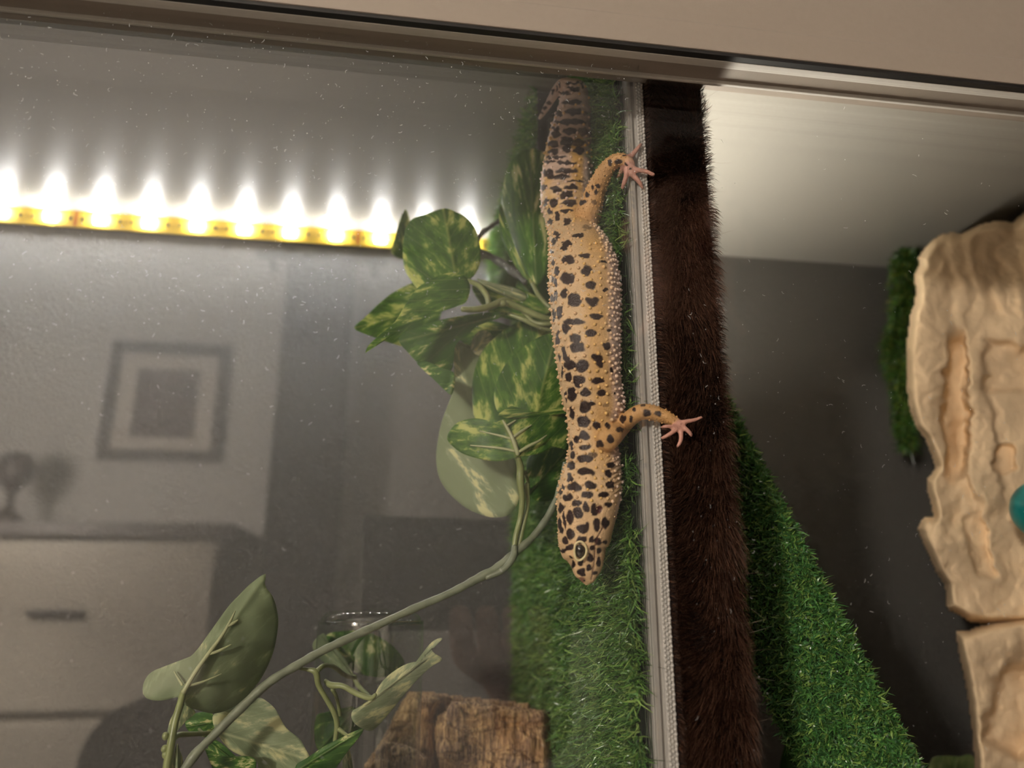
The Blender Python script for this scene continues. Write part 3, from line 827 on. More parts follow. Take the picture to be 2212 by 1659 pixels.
# tubercles: little pale cones in loose rows
TP, TN, TR, TC = [], [], [], []
cell = {}
def far_enough(p, d):
    k = tuple((p // 0.0025).astype(int))
    for a in (-1, 0, 1):
        for b in (-1, 0, 1):
            for c_ in (-1, 0, 1):
                for q in cell.get((k[0] + a, k[1] + b, k[2] + c_), ()):
                    if ((q - p) ** 2).sum() < d * d: return False
    cell.setdefault(k, []).append(p)
    return True
order = rng.permutation(nv)
for vi in order:
    y = rowy[vi]
    p = GV2[vi]
    if legm[vi]:
        if fd[vi] > 0.4: continue
        r, sp = 0.00036, 0.0015
        if is_fore[vi] and px[vi] < 1400: continue
        if fd[vi] > 0.2: continue
        col_ = c_leg * 1.15
    elif not onbody[vi]: continue
    elif y > 1180 or y < 200: continue
    elif y < 478:
        k = np.argmin(np.abs(segy - y)); 
        if not (-9 < y - segy[k] < -2): continue
        if s[vi] > 0.85: continue
        r, sp = 0.00072, 0.0032
        col_ = lerp(np.array([c_pink]), np.array([c_yel * 1.1]), np.array([max(0, n3[vi] * 2)]))[0]
    elif y > 1090:
        if s[vi] > 0.4 and y > 1120: continue
        r, sp = 0.00030, 0.0019
        col_ = c_head
    else:
        if s[vi] > 0.93: continue
        big = 1.0 if s[vi] < 0.5 else 1.05
        r, sp = 0.00070 * big, 0.0027 if s[vi] < 0.45 else 0.00185
        col_ = lerp(np.array([np.array(rgb(232, 190, 120)[:3])]), np.array([c_white]), np.array([(s[vi] - 0.2) * 1.6]))[0]
        if s[vi] < -0.35: col_ = np.array(rgb(222, 184, 140)[:3])
        if y > 990: r *= 0.85; sp = 0.0024
    if dark[vi] > 0.25: continue
    if not far_enough(p, sp): continue
    TP.append(p); TN.append(GN[vi]); TR.append(r * random.uniform(0.75, 1.2)); TC.append(np.clip(col_ * random.uniform(0.9, 1.08), 0, 1))
TP, TN, TR, TC = map(np.array, (TP, TN, TR, TC))
aux = np.where(np.abs(TN[:, 2:3]) < 0.9, np.array([[0, 0, 1.0]]), np.array([[1.0, 0, 0]]))
e1 = unit(np.cross(TN, aux)); e2 = np.cross(TN, e1)
hgt = I1V[:, 2].copy(); hgt = np.where(hgt > 0, hgt * 1.35, hgt * 0.6)
V = TP[:, None, :] + TR[:, None, None] * (I1V[None, :, 0:1] * e1[:, None] + I1V[None, :, 1:2] * e2[:, None] + hgt[None, :, None] * TN[:, None])
T = (I1T[None] + np.arange(len(TP))[:, None, None] * len(I1V)).reshape(-1, 3)
tag(mesh_np('tubercles', V.reshape(-1, 3), T, M_tub, gecko, col=np.repeat(TC, len(I1V), axis=0)), kind='stuff')

# eye
def frame_at(x, y, mixv=0.55):
    h, nn = hit(x, y)
    back = -ray(x, y); back /= np.linalg.norm(back)
    if nn @ back < 0: nn = -nn
    nn = nn * (1 - mixv) + back * mixv; nn /= np.linalg.norm(nn)
    u = UPV - nn * (UPV @ nn); u /= np.linalg.norm(u)
    r_ = np.cross(u, nn)
    return h, nn, r_, u
h, nn, er, eu = frame_at(1253, 1190)
ps = pxsize(1, h)
M_eye = mat('dark_gecko_eye', rgb(46, 40, 30), rough=0.08, spec=0.8, noise_amt=0.5, noise_scale=900, coat=0.6)
M_pupil = mat('black_pupil', rgb(6, 5, 5), rough=0.08, spec=0.8, coat=0.6)
M_lid = mat('pale_eyelid', rgb(232, 214, 164), rough=0.45)
def ell(name, c, axes, rad, m, parent):
    V = np.asarray(c) + (I2V * np.asarray(rad)) @ np.array(axes)
    return mesh_np(name, V, I2T, m, parent)
eye = ell('eye', h - nn * 0.0004, (er, eu, nn), (12.5 * ps, 17 * ps, 0.0016), M_eye, gecko)
ell('pupil', h + nn * 0.0002 + er * ps * 0.5, (er, eu, nn), (4.6 * ps, 13.5 * ps, 0.00112), M_pupil, eye)
ring = [(-10.5, 13), (-6, 18), (0, 20.5), (7, 17.5), (12.5, 10), (14, 1), (11.5, -9), (5, -16.5), (-2, -19.5), (-8.5, -16), (-11.5, -6), (-11.8, 4), (-10.5, 13)]
rp = catmull(ring, 5)[:-1]
P = h + nn * 0.0007 + rp[:, :1] * ps * er + rp[:, 1:] * ps * eu
P = np.vstack([P, P[:2]])
tube('eyelid', P, 0.00042, M_lid, eye, 8)
h2, nn2, er2, eu2 = frame_at(1262, 1254, 0.3)
ell('nostril', h2 + nn2 * 0.0000, (er2, eu2, nn2), (0.0004, 0.0003, 0.0002), M_pupil, gecko)

# ------------------------------------------------------------------ artificial pothos
G_d, G_m, G_l = rgb(60, 104, 36), rgb(94, 138, 50), rgb(206, 214, 124)
LF_front = mat_leaf('variegated_leaf_front', G_d, G_m, G_l, 0.42, 0.62, 0.34, 0.25)
U_d, U_m, U_c = rgb(144, 158, 120), rgb(164, 176, 138), rgb(230, 228, 176)      # one fabric underside for every leaf
LF_dark = mat_leaf('plain_leaf_front', G_d, G_m, rgb(220, 214, 150), 0.50, 0.66, 0.30, 0.10)
LF_stripe = mat_leaf('striped_leaf_front', G_d, G_m, rgb(224, 222, 160), 0.49, 0.64, 0.30, 0.12)
LF_back = mat_leaf('leaf_back_patched', U_d, U_m, U_c, 0.53, 0.62, 0.28, 0.05, 0.6)
LF_pale = mat_leaf('leaf_back_plain', U_d, U_m, U_c, 0.52, 0.70, 0.30, 0.05, 0.6)
LF_palegreen = mat_leaf('leaf_back_mottled', U_d, U_m, U_c, 0.38, 0.62, 0.3, 0.25, 0.6)
M_stem = mat('green_plastic_stem', rgb(138, 146, 96), rough=0.35, noise_amt=0.14, noise_scale=150)
M_vine = mat('grey_green_vine', rgb(128, 134, 112), rough=0.38, noise_amt=0.16, noise_scale=160, bump=0.4, bump_scale=250)
M_vine2 = mat('dark_grey_vine', rgb(96, 98, 94), rough=0.35, noise_amt=0.3, noise_scale=300, bump=0.6, bump_scale=400)
M_rib = mat('pale_plastic_rib', rgb(172, 176, 132), rough=0.4)

seedc = [0.0]
def leaf(parent, outline, base, tipp, Y, mats, cup=0.006, tA=0.0, tB=0.0, rip=0.0012, M_=84, K=16, thick=0.00028, name='leaf'):
    """fabric leaf: outline pixels traced around, lying about the depth Y, cupped and tilted in depth"""
    O = np.array(outline, float)
    n = len(O)
    sm_ = np.vstack([O[-2:], O, O[:3]])
    C = catmull(sm_, 8)[16:16 + 8 * n]
    d = np.linalg.norm(np.diff(np.vstack([C, C[:1]]), axis=0), axis=1); cs = np.concatenate([[0], np.cumsum(d)])
    tt = np.arange(M_) / M_ * cs[-1]
    Cl = np.vstack([C, C[:1]])
    O = np.stack([np.interp(tt, cs, Cl[:, 0]), np.interp(tt, cs, Cl[:, 1])], -1)
    b, t = np.array(base, float), np.array(tipp, float)
    axv = t - b; Ln = np.linalg.norm(axv); axv /= Ln; ac = np.array([-axv[1], axv[0]])
    cen = O.mean(0) * 0.5 + (b + t) / 2 * 0.5
    wmax = np.abs((O - b) @ ac).max()
    seedc[0] += 3.7
    k = (np.arange(1, K + 1) / K)[:, None, None]
    G = cen + (O - cen)[None] * k
    pts = np.vstack([cen[None], G.reshape(-1, 2)])
    u = (pts - b) @ axv / Ln; v = (pts - b) @ ac / wmax
    def depth(u, v, x, y):
        nn_ = np.array([noise.noise(Vector((a * 0.02, c_ * 0.02, seedc[0]))) for a, c_ in zip(x, y)])
        return Y + cup * (v ** 2) + tA * u + tB * v + rip * nn_ - 0.0008 * np.exp(-(v / 0.06) ** 2)
    Y0 = depth(u, v, pts[:, 0], pts[:, 1])
    A = atYs(pts[:, 0], pts[:, 1], Y0)
    B = atYs(pts[:, 0], pts[:, 1], Y0 + thick)
    nvv = len(A)
    j = np.arange(M_)
    tri = np.stack([np.zeros(M_, int), 1 + j, 1 + (j + 1) % M_], -1)
    q = []
    for kk in range(K - 1):
        o = 1 + kk * M_
        q.append(np.stack([o + j, o + M_ + j, o + M_ + (j + 1) % M_, o + (j + 1) % M_], -1))
    q = np.vstack(q)
    o = 1 + (K - 1) * M_
    rim = np.stack([o + j, nvv + o + j, nvv + o + (j + 1) % M_, o + (j + 1) % M_], -1)
    Fq = np.vstack([q, q[:, ::-1] + nvv, rim]); Ft = np.vstack([tri, tri[:, ::-1] + nvv])
    uv = np.stack([u, v, np.full(nvv, seedc[0])], -1)
    mi = np.concatenate([np.zeros(len(q)), np.ones(len(q)), np.zeros(len(rim)), np.zeros(len(tri)), np.ones(len(tri))])
    return mesh_np(name, np.vstack([A, B]), [Fq, Ft], list(mats), parent, attrs=np.vstack([uv, uv]), mi=mi)

vine = empty('pothos_vine', tuple(atY(1108, 1200, 0.05)))
tag(vine, 'artificial pothos vine with variegated leaves hanging beside the gecko', 'artificial plant')
FB = (LF_front, LF_back); DB = (LF_dark, LF_back); SB = (LF_stripe, LF_back); LB = (LF_front, LF_palegreen)
BF = (LF_back, LF_front); PF = (LF_pale, LF_front); GF = (LF_palegreen, LF_front)
# upper bunch, front to back
leaf(vine, [(961, 450), (922, 462), (889, 474), (875, 500), (870, 541), (874, 580), (888, 606), (907, 628), (940, 640), (985, 610), (1012, 604), (1028, 590), (1038, 561), (1036, 525), (1026, 492), (1005, 468), (985, 458)], (985, 600), (958, 452), 0.072, FB, 0.010, 0.010, 0.004)
leaf(vine, [(789, 763), (798, 744), (822, 722), (852, 696), (878, 655), (902, 622), (938, 600), (970, 589), (998, 592), (1014, 612), (1014, 636), (1004, 655), (985, 662), (950, 672), (905, 692), (855, 716), (825, 732), (806, 747)], (1002, 657), (792, 760), 0.058, FB, 0.006, -0.004, -0.008)
leaf(vine, [(765, 708), (790, 684), (820, 655), (850, 632), (890, 612), (930, 610), (955, 640), (950, 690), (925, 730), (890, 750), (858, 745), (820, 733), (790, 722)], (945, 660), (768, 708), 0.115, LB, 0.008, -0.01)
leaf(vine, [(862, 738), (870, 722), (890, 712), (940, 694), (1000, 682), (1050, 675), (1098, 676), (1075, 688), (1030, 705), (1010, 725), (985, 745), (975, 800), (940, 800), (905, 785), (880, 760)], (1090, 678), (864, 738), 0.075, DB, 0.008, 0.004)
leaf(vine, [(900, 782), (925, 782), (955, 795), (980, 805), (982, 830), (975, 853), (960, 842), (935, 818), (915, 800)], (985, 800), (973, 850), 0.070, DB, 0.004)
leaf(vine, [(962, 728), (972, 755), (980, 785), (980, 825), (974, 858), (956, 905), (946, 950), (942, 990), (948, 1030), (964, 1058), (985, 1080), (1010, 1099), (1040, 1112), (1068, 1118), (1099, 1112), (1119, 1085), (1122, 1040), (1110, 990), (1080, 940), (1052, 880), (1040, 820), (1046, 765), (1010, 745)], (1116, 1060), (964, 730), 0.082, BF, 0.012, 0.012)
leaf(vine, [(1100, 706), (1070, 728), (1045, 754), (1028, 790), (1020, 830), (1021, 870), (1028, 905), (1070, 915), (1130, 910), (1190, 890), (1225, 850), (1228, 780), (1210, 720), (1170, 690), (1130, 692)], (1110, 908), (1170, 692), 0.074, FB, 0.010, 0.01)
leaf(vine, [(1175, 724), (1140, 742), (1105, 770), (1082, 804), (1069, 840), (1068, 868), (1079, 893), (1110, 896), (1160, 890), (1205, 886), (1235, 870), (1245, 820), (1235, 760), (1215, 720)], (1160, 888), (1200, 722), 0.062, FB, 0.008, 0.008)
leaf(vine, [(1076, 897), (1095, 882), (1108, 877), (1122, 888), (1145, 893), (1190, 884), (1230, 876), (1232, 889), (1190, 897), (1140, 902), (1100, 903)], (1230, 884), (1078, 897), 0.057, FB, 0.003)
rl = leaf(vine, [(966, 949), (972, 930), (990, 912), (1020, 904), (1045, 906), (1070, 913), (1085, 906), (1120, 905), (1160, 900), (1200, 893), (1222, 896), (1229, 925), (1228, 960), (1222, 972), (1200, 962), (1175, 976), (1148, 984), (1122, 986), (1095, 994), (1063, 996), (1030, 990), (1000, 980), (980, 966)], (1116, 988), (1086, 908), 0.052, FB, 0.010, 0.0)
for pts in ([(1119, 982, .051, 4.5), (1112, 960, .0505, 5), (1104, 940, .0505, 4.2), (1092, 918, .0505, 3.2), (1086, 908, .051, 2)],
            [(1112, 974, .051, 3.2), (1080, 968, .0515, 3), (1050, 965, .053, 2.4), (1016, 962, .055, 1.4)],
            [(1106, 948, .051, 3), (1075, 940, .052, 2.6), (1036, 931, .054, 1.4)],
            [(1118, 978, .051, 3.4), (1145, 962, .0505, 3.4), (1165, 952, .051, 2.6), (1181, 940, .053, 1.3)],
            [(1107, 946, .051, 3), (1125, 932, .0515, 2.6), (1148, 918, .053, 1.4)],
            [(1094, 920, .051, 2.6), (1104, 914, .0515, 2.2), (1114, 908, .052, 1.3)]):
    pxtube('rib', pts, M_rib, rl, 8)
leaf(vine, [(1140, 990), (1165, 978), (1200, 966), (1226, 972), (1228, 1010), (1215, 1050), (1198, 1076), (1172, 1084), (1146, 1074), (1138, 1040)], (1142, 1068), (1222, 974), 0.075, DB, 0.007)
leaf(vine, [(1141, 322), (1120, 330), (1102, 352), (1091, 384), (1084, 430), (1090, 470), (1101, 508), (1118, 550), (1135, 585), (1152, 610), (1165, 614), (1178, 590), (1190, 540), (1200, 460), (1200, 390), (1185, 340), (1162, 323)], (1158, 608), (1145, 326), 0.080, SB, 0.016, 0.008, -0.006)
leaf(vine, [(1082, 438), (1078, 470), (1084, 510), (1098, 550), (1120, 585), (1140, 606), (1128, 570), (1108, 520), (1094, 475)], (1140, 604), (1081, 440), 0.086, FB, 0.003)
leaf(vine, [(1029, 602), (1060, 610), (1095, 617), (1122, 626), (1137, 638), (1132, 650), (1110, 648), (1080, 636), (1050, 620)], (1030, 604), (1136, 645), 0.070, GF, 0.004)
leaf(vine, [(1018, 755), (1022, 730), (1036, 715), (1055, 716), (1066, 735), (1058, 755), (1035, 768)], (1022, 758), (1056, 718), 0.090, GF, 0.004)
leaf(vine, [(876, 452), (886, 480), (895, 520), (900, 560), (870, 560), (845, 545), (852, 515), (862, 480)], (880, 560), (876, 455), 0.16, LB, 0.004)
leaf(vine, [(960, 705), (990, 690), (1040, 690), (1090, 700), (1120, 720), (1090, 745), (1050, 755), (1010, 745), (980, 725)], (1120, 715), (962, 706), 0.100, FB, 0.006)
leaf(vine, [(1020, 620), (1060, 612), (1110, 620), (1160, 640), (1190, 670), (1150, 690), (1100, 690), (1050, 668)], (1190, 672), (1024, 622), 0.105, FB, 0.006)
leaf(vine, [(1120, 600), (1150, 590), (1190, 600), (1210, 650), (1200, 720), (1160, 730), (1130, 690), (1115, 640)], (1200, 700), (1125, 605), 0.112, DB, 0.006)
# petioles and knots of the bunch
for pts in ([(1012, 606, .070, 5), (1035, 618, .066, 6), (1052, 640, .064, 6.5), (1056, 662, .064, 6)],
            [(998, 668, .058, 6), (1030, 668, .060, 7), (1058, 662, .063, 7.5), (1090, 650, .068, 8), (1112, 658, .072, 6)],
            [(1090, 652, .068, 8), (1130, 668, .070, 7), (1165, 683, .070, 7), (1205, 694, .072, 6)],
            [(1130, 672, .072, 5), (1150, 694, .072, 5), (1175, 700, .070, 5.5), (1205, 696, .070, 5)],
            [(1098, 678, .074, 4), (1130, 690, .072, 5), (1165, 706, .072, 5), (1205, 716, .074, 5)],
            [(1150, 612, .080, 4), (1165, 640, .078, 5), (1190, 668, .076, 5), (1210, 690, .078, 5)],
            [(1118, 985, .053, 6), (1124, 1010, .056, 8), (1124, 1040, .057, 8.5), (1128, 1080, .058, 6.5), (1124, 1120, .060, 6), (1114, 1160, .060, 6), (1110, 1200, .060, 6)],
            [(1142, 1066, .074, 4), (1140, 1040, .068, 4), (1134, 1020, .060, 5)],
            [(1138, 1045, .060, 6), (1140, 1090, .061, 4.5), (1132, 1130, .061, 4.5), (1120, 1180, .061, 4.5), (1112, 1200, .061, 4.5)]):
    pxtube('petiole', pts, M_stem, vine, 10)
knob = atY(1085, 656, 0.066)
ell('node', knob, (RGT, UPV, FWD), (0.0026, 0.0017, 0.002), M_stem, vine)
pxtube('runner', [(1030, 520, .12, 6), (1040, 505, .12, 6), (1060, 490, .12, 5), (1085, 474, .12, 5), (1105, 465, .12, 5)], M_vine2, vine, 10, 8, 0.35)
pxtube('runner', [(1035, 545, .10, 8), (1060, 555, .098, 8), (1085, 570, .095, 8), (1110, 588, .09, 8), (1135, 610, .085, 7)], M_vine2, vine, 10, 10, 0.4)
pxtube('main_vine', [(1222, 1000, .062, 6), (1212, 1045, .062, 6.5), (1192, 1100, .062, 7), (1158, 1152, .062, 7.5), (1118, 1190, .060, 8.5), (1075, 1225, .060, 9), (1035, 1248, .060, 9.5), (970, 1282, .060, 8.5), (900, 1312, .060, 8.5), (830, 1344, .058, 8.5), (760, 1376, .056, 9), (700, 1404, .054, 9), (640, 1438, .052, 9.5), (580, 1475, .050, 10), (520, 1530, .048, 10.5), (460, 1590, .046, 10), (420, 1632, .044, 10), (380, 1690, .044, 10)], M_vine, vine, 14, 10, 0.22)
pxtube('petiole', [(1112, 1180, .059, 7), (1108, 1205, .058, 8), (1085, 1232, .058, 7), (1050, 1248, .059, 5)], M_vine, vine, 10)
# lower cluster
big = leaf(vine, [(574, 1239), (540, 1262), (518, 1284), (495, 1308), (470, 1342), (445, 1377), (420, 1410), (390, 1431), (343, 1444), (320, 1458), (309, 1480), (310, 1502), (326, 1512), (352, 1513), (388, 1506), (398, 1522), (430, 1535), (466, 1541), (505, 1527), (540, 1497), (568, 1459), (590, 1410), (600, 1360), (600, 1327), (590, 1290), (572, 1264)], (395, 1498), (574, 1241), 0.050, PF, 0.014, 0.006, 0.004)
for pts in ([(396, 1496, .049, 5.5), (420, 1455, .0495, 5), (450, 1413, .051, 4.5), (478, 1375, .053, 4), (492, 1352, .054, 3.2), (508, 1320, .055, 1.4)],
            [(492, 1353, .054, 3), (504, 1346, .0545, 3.4), (514, 1339, .055, 2)],
            [(450, 1414, .051, 3), (475, 1405, .052, 3.4), (500, 1392, .0535, 1.5)],
            [(405, 1482, .0495, 3), (440, 1472, .051, 2.4), (478, 1456, .053, 1.3)],
            [(394, 1480, .0495, 3), (384, 1464, .050, 2.2), (376, 1450, .051, 1.2)]):
    pxtube('rib', [(x_, y_, Y_ - .0016, r_) for x_, y_, Y_, r_ in pts], M_rib, big, 8)
leaf(vine, [(557, 1507), (578, 1516), (595, 1532), (608, 1556), (620, 1574), (647, 1596), (660, 1618), (668, 1638), (650, 1670), (600, 1690), (560, 1680), (555, 1645), (520, 1632), (494, 1617), (472, 1590), (461, 1566), (460, 1545), (478, 1536), (515, 1522)], (470, 1580), (664, 1640), 0.066, GF, 0.008)
leaf(vine, [(442, 1615), (455, 1625), (470, 1632), (500, 1634), (530, 1633), (549, 1638), (554, 1652), (545, 1672), (500, 1690), (470, 1680), (455, 1650)], (552, 1645), (443, 1617), 0.058, SB, 0.006)
leaf(vine, [(638, 1657), (665, 1636), (700, 1612), (730, 1597), (760, 1582), (785, 1574), (776, 1592), (752, 1622), (728, 1656), (700, 1690), (650, 1700)], (640, 1665), (784, 1575), 0.060, SB, 0.006)
leaf(vine, [(759, 1549), (761, 1536), (775, 1528), (800, 1520), (809, 1502), (820, 1480), (840, 1458), (870, 1438), (893, 1430), (921, 1428), (918, 1412), (924, 1396), (940, 1382), (958, 1378), (944, 1390), (932, 1402), (940, 1412), (956, 1424), (932, 1440), (905, 1465), (878, 1495), (846, 1534), (822, 1562), (802, 1579), (781, 1573), (765, 1562)], (808, 1508), (940, 1405), 0.056, GF, 0.008, 0.006)
leaf(vine, [(700, 1368), (708, 1385), (735, 1410), (752, 1434), (766, 1466), (745, 1462), (712, 1440), (686, 1418), (675, 1396), (684, 1378)], (764, 1464), (690, 1372), 0.138, PF, 0.006)
leaf(vine, [(705, 1372), (750, 1362), (795, 1366), (840, 1388), (872, 1425), (868, 1450), (830, 1462), (785, 1458), (750, 1440), (722, 1405)], (790, 1460), (720, 1372), 0.146, SB, 0.006)
leaf(vine, [(683, 1548), (705, 1538), (740, 1530), (765, 1528), (790, 1560), (770, 1600), (735, 1625), (700, 1635), (680, 1600)], (760, 1540), (690, 1620), 0.134, DB, 0.006)
leaf(vine, [(383, 1606), (376, 1628), (371, 1660), (375, 1690), (390, 1690), (396, 1660), (394, 1636), (388, 1620)], (384, 1690), (383, 1608), 0.046, GF, 0.003)
leaf(vine, [(395, 1516), (378, 1536), (366, 1560), (362, 1592), (382, 1580), (402, 1558), (422, 1540), (412, 1528)], (396, 1518), (364, 1590), 0.060, GF, 0.003)
leaf(vine, [(400, 1560), (418, 1542), (452, 1538), (466, 1556), (460, 1590), (430, 1590), (408, 1580)], (462, 1560), (402, 1570), 0.085, DB, 0.003)
leaf(vine, [(450, 1600), (470, 1600), (500, 1625), (520, 1650), (480, 1660), (455, 1640)], (455, 1605), (515, 1650), 0.085, DB, 0.003)
leaf(vine, [(742, 1610), (752, 1612), (760, 1640), (765, 1690), (745, 1690), (740, 1650)], (748, 1612), (755, 1690), 0.075, GF, 0.003)
for pts in ([(398, 1490, .049, 7), (388, 1525, .047, 7.5), (378, 1560, .046, 8), (370, 1605, .045, 8.5), (362, 1650, .045, 9), (356, 1700, .045, 9)],
            [(372, 1600, .047, 6), (385, 1588, .050, 6), (410, 1586, .054, 5.5), (445, 1584, .060, 5), (475, 1580, .064, 4)],
            [(640, 1443, .054, 3), (662, 1446, .056, 4), (682, 1452, .056, 7), (688, 1480, .058, 6), (705, 1510, .060, 5.5), (722, 1540, .062, 6), (728, 1565, .064, 6), (724, 1602, .066, 5)],
            [(684, 1450, .056, 6), (700, 1438, .060, 5), (720, 1440, .075, 5), (745, 1458, .09, 5), (764, 1464, .11, 4)],
            [(702, 1470, .062, 4), (715, 1480, .060, 7), (740, 1482, .058, 6), (770, 1498, .057, 6), (800, 1508, .056, 6), (812, 1500, .056, 4)],
            [(764, 1460, .112, 5), (775, 1482, .11, 5), (800, 1505, .10, 4)],
            [(718, 1488, .062, 5), (728, 1510, .066, 4), (735, 1545, .07, 4)],
            [(732, 1575, .064, 5), (745, 1585, .062, 4), (755, 1592, .060, 3)],
            [(440, 1588, .064, 4), (435, 1580, .070, 3), (430, 1575, .08, 3)]):
    pxtube('petiole', pts, M_stem, vine, 10)
for (x, y) in ((358, 1590), (356, 1618), (358, 1630)):
    ell('node', atY(x, y, 0.045), (RGT, UPV, FWD), (0.0013, 0.0015, 0.0013), M_stem, vine)

# ------------------------------------------------------------------ clear acrylic cup behind the lower leaves
cup = empty('acrylic_cup', tuple(atY(795, 1659, 0.100) * np.array([1, 1, 0])))
tag(cup, 'clear acrylic cup standing behind the hanging vine next to the cork bark', 'cup')
pL = atY(676, 1500, 0.100); pR = atY(912, 1500, 0.100); pT = atY(795, 1318, 0.100)
cxm, rad_ = (pL[0] + pR[0]) / 2, (pR[0] - pL[0]) / 2
prof = [(0.80, 0.0), (0.92, 0.004), (0.97, pT[2] * 0.5), (1.0, pT[2] - 0.014), (0.97, pT[2] - 0.006), (0.86, pT[2] - 0.0012), (0.6, pT[2]), (0.0001, pT[2] + 0.0006)]
pr_ = catmull(np.array(prof), 6)
nS = 48
a_ = np.arange(nS) * 2 * pi / nS
V = np.stack([cxm + np.outer(pr_[:, 0], np.cos(a_)) * rad_, 0.100 + np.outer(pr_[:, 0], np.sin(a_)) * rad_, np.repeat(pr_[:, 1:2], nS, 1)], -1).reshape(-1, 3)
i = np.arange(len(pr_) - 1)[:, None] * nS; j = np.arange(nS)[None]
Q = np.stack([i + j, i + (j + 1) % nS, i + nS + (j + 1) % nS, i + nS + j], -1).reshape(-1, 4)
mesh_np('shell', V, Q, M_acryl, cup)
P = np.stack([cxm + np.cos(np.linspace(0, 2 * pi, 49)) * rad_ * 0.80, 0.100 + np.sin(np.linspace(0, 2 * pi, 49)) * rad_ * 0.80, np.full(49, 0.002)], -1)
tube('base_ring', P, 0.0015, M_acryl, cup, 8)

# ------------------------------------------------------------------ bodies traced from an outline, with relief
def inside(poly, X, Y):
    c = np.zeros(X.shape, bool); n = len(poly)
    for k in range(n):
        x0_, y0_ = poly[k]; x1_, y1_ = poly[(k + 1) % n]
        if y0_ == y1_: continue
        cond = (y0_ > Y) != (y1_ > Y)
        c ^= cond & (X < (x1_ - x0_) * (Y - y0_) / (y1_ - y0_) + x0_)
    return c
def pdist(poly, X, Y):
    d = np.full(X.shape, 1e9); n = len(poly)
    for k in range(n):
        x0_, y0_ = poly[k]; x1_, y1_ = poly[(k + 1) % n]
        L2 = (x1_ - x0_) ** 2 + (y1_ - y0_) ** 2 + 1e-9
        t = np.clip(((X - x0_) * (x1_ - x0_) + (Y - y0_) * (y1_ - y0_)) / L2, 0, 1)
        d = np.minimum(d, np.hypot(X - x0_ - t * (x1_ - x0_), Y - y0_ - t * (y1_ - y0_)))
    return d
def relief_body(name, poly, Y0, thick, roll, step, relief, m, parent):
    poly = np.array(poly, float)
    xs = np.arange(poly[:, 0].min() - step, poly[:, 0].max() + step, step)
    ys = np.arange(poly[:, 1].min() - step, poly[:, 1].max() + step, step)
    X, Y = np.meshgrid(xs, ys)
    ins = inside(poly, X, Y)
    D = pdist(poly, X, Y)
    cellm = ins[:-1, :-1] & ins[1:, :-1] & ins[:-1, 1:] & ins[1:, 1:]
    usedv = np.zeros(ins.shape, bool)
    for a in (0, 1):
        for b in (0, 1):
            usedv[a:a + cellm.shape[0], b:b + cellm.shape[1]] |= cellm
    idx = -np.ones(ins.shape, int); idx[usedv] = np.arange(usedv.sum())
    xv, yv, dv = X[usedv], Y[usedv], D[usedv]
    t = np.clip(1 - dv / roll, 0, 1)
    rollY = thick * 0.45 * (1 - np.sqrt(np.clip(1 - t * t, 0, 1)))
    A = atYs(xv, yv, Y0 + rollY + relief(xv, yv))
    pc_ = np.array([xv.mean(), yv.mean()])
    B = atYs(xv + np.sign(pc_[0] - xv) * np.minimum(14, np.abs(pc_[0] - xv)), yv + np.where(yv < pc_[1], 14, 0), np.full(len(xv), Y0 + thick))
    A[:, 2] = np.maximum(A[:, 2], 0.0006); B[:, 2] = np.maximum(B[:, 2], 0.0006)
    nA = len(A)
    ci, cj = np.nonzero(cellm)
    Q = np.stack([idx[ci, cj], idx[ci + 1, cj], idx[ci + 1, cj + 1], idx[ci, cj + 1]], -1)
    from collections import Counter
    E_ = np.vstack([Q[:, [0, 1]], Q[:, [1, 2]], Q[:, [2, 3]], Q[:, [3, 0]]])
    key = np.sort(E_, axis=1); kk = key[:, 0].astype(np.int64) * (nA + 1) + key[:, 1]
    un, inv, cnt = np.unique(kk, return_inverse=True, return_counts=True)
    be = E_[cnt[inv] == 1]
    R = np.stack([be[:, 1], be[:, 0], be[:, 0] + nA, be[:, 1] + nA], -1)
    return mesh_np(name, np.vstack([A, B]), [Q, Q[:, ::-1] + nA, R], m, parent)
def fbm(x, y, s, o=0.0, oct_=4):
    return np.array([noise.fractal(Vector((a * s, b * s, o)), 1.0, 2.1, oct_) for a, b in zip(x, y)])

# sandstone rock hide
M_rock = mat('cream_sandstone', rgb(240, 212, 174), rough=0.8, spec=0.2, noise_amt=0.10, noise_scale=45, bump=0.5, bump_scale=420, bump_dist=0.0012)
rock = empty('rock_hide', tuple(atY(2130, 1659, 0.15) * np.array([1, 1, 0])))
tag(rock, 'cream sandstone style rock hide with cracks and hollows in the right compartment', 'rock')
upper = [(2560, 430), (2330, 432), (2250, 440), (2212, 457), (2186, 479), (2156, 474), (2115, 483), (2077, 503), (2055, 500), (2033, 504), (2010, 518), (1996, 534), (1981, 556), (1984, 572), (1972, 594), (1976, 620), (1975, 652), (1966, 670), (1963, 694), (1955, 754), (1957, 840), (1962, 880), (1975, 922), (1996, 950), (2008, 980), (2019, 1009), (1999, 1036), (2000, 1060), (2008, 1085), (2014, 1115), (2000, 1113), (1988, 1121), (1980, 1142), (1990, 1170), (2002, 1195), (2019, 1235), (2039, 1266), (2044, 1318), (2070, 1330), (2092, 1345), (2140, 1352), (2212, 1350), (2560, 1340)]
lower = [(2560, 1322), (2212, 1332), (2150, 1340), (2110, 1352), (2090, 1360), (2061, 1361), (2066, 1395), (2072, 1427), (2084, 1480), (2090, 1519), (2097, 1574), (2104, 1659), (2110, 1800), (2130, 2100), (2150, 2430), (2560, 2430)]
def gauss(x, y, cx_, cy_, sx, sy_, a=0.0):
    ca, sa = cos(a), sin(a)
    u = ((x - cx_) * ca + (y - cy_) * sa) / sx; v = (-(x - cx_) * sa + (y - cy_) * ca) / sy_
    return np.exp(-u * u - v * v)
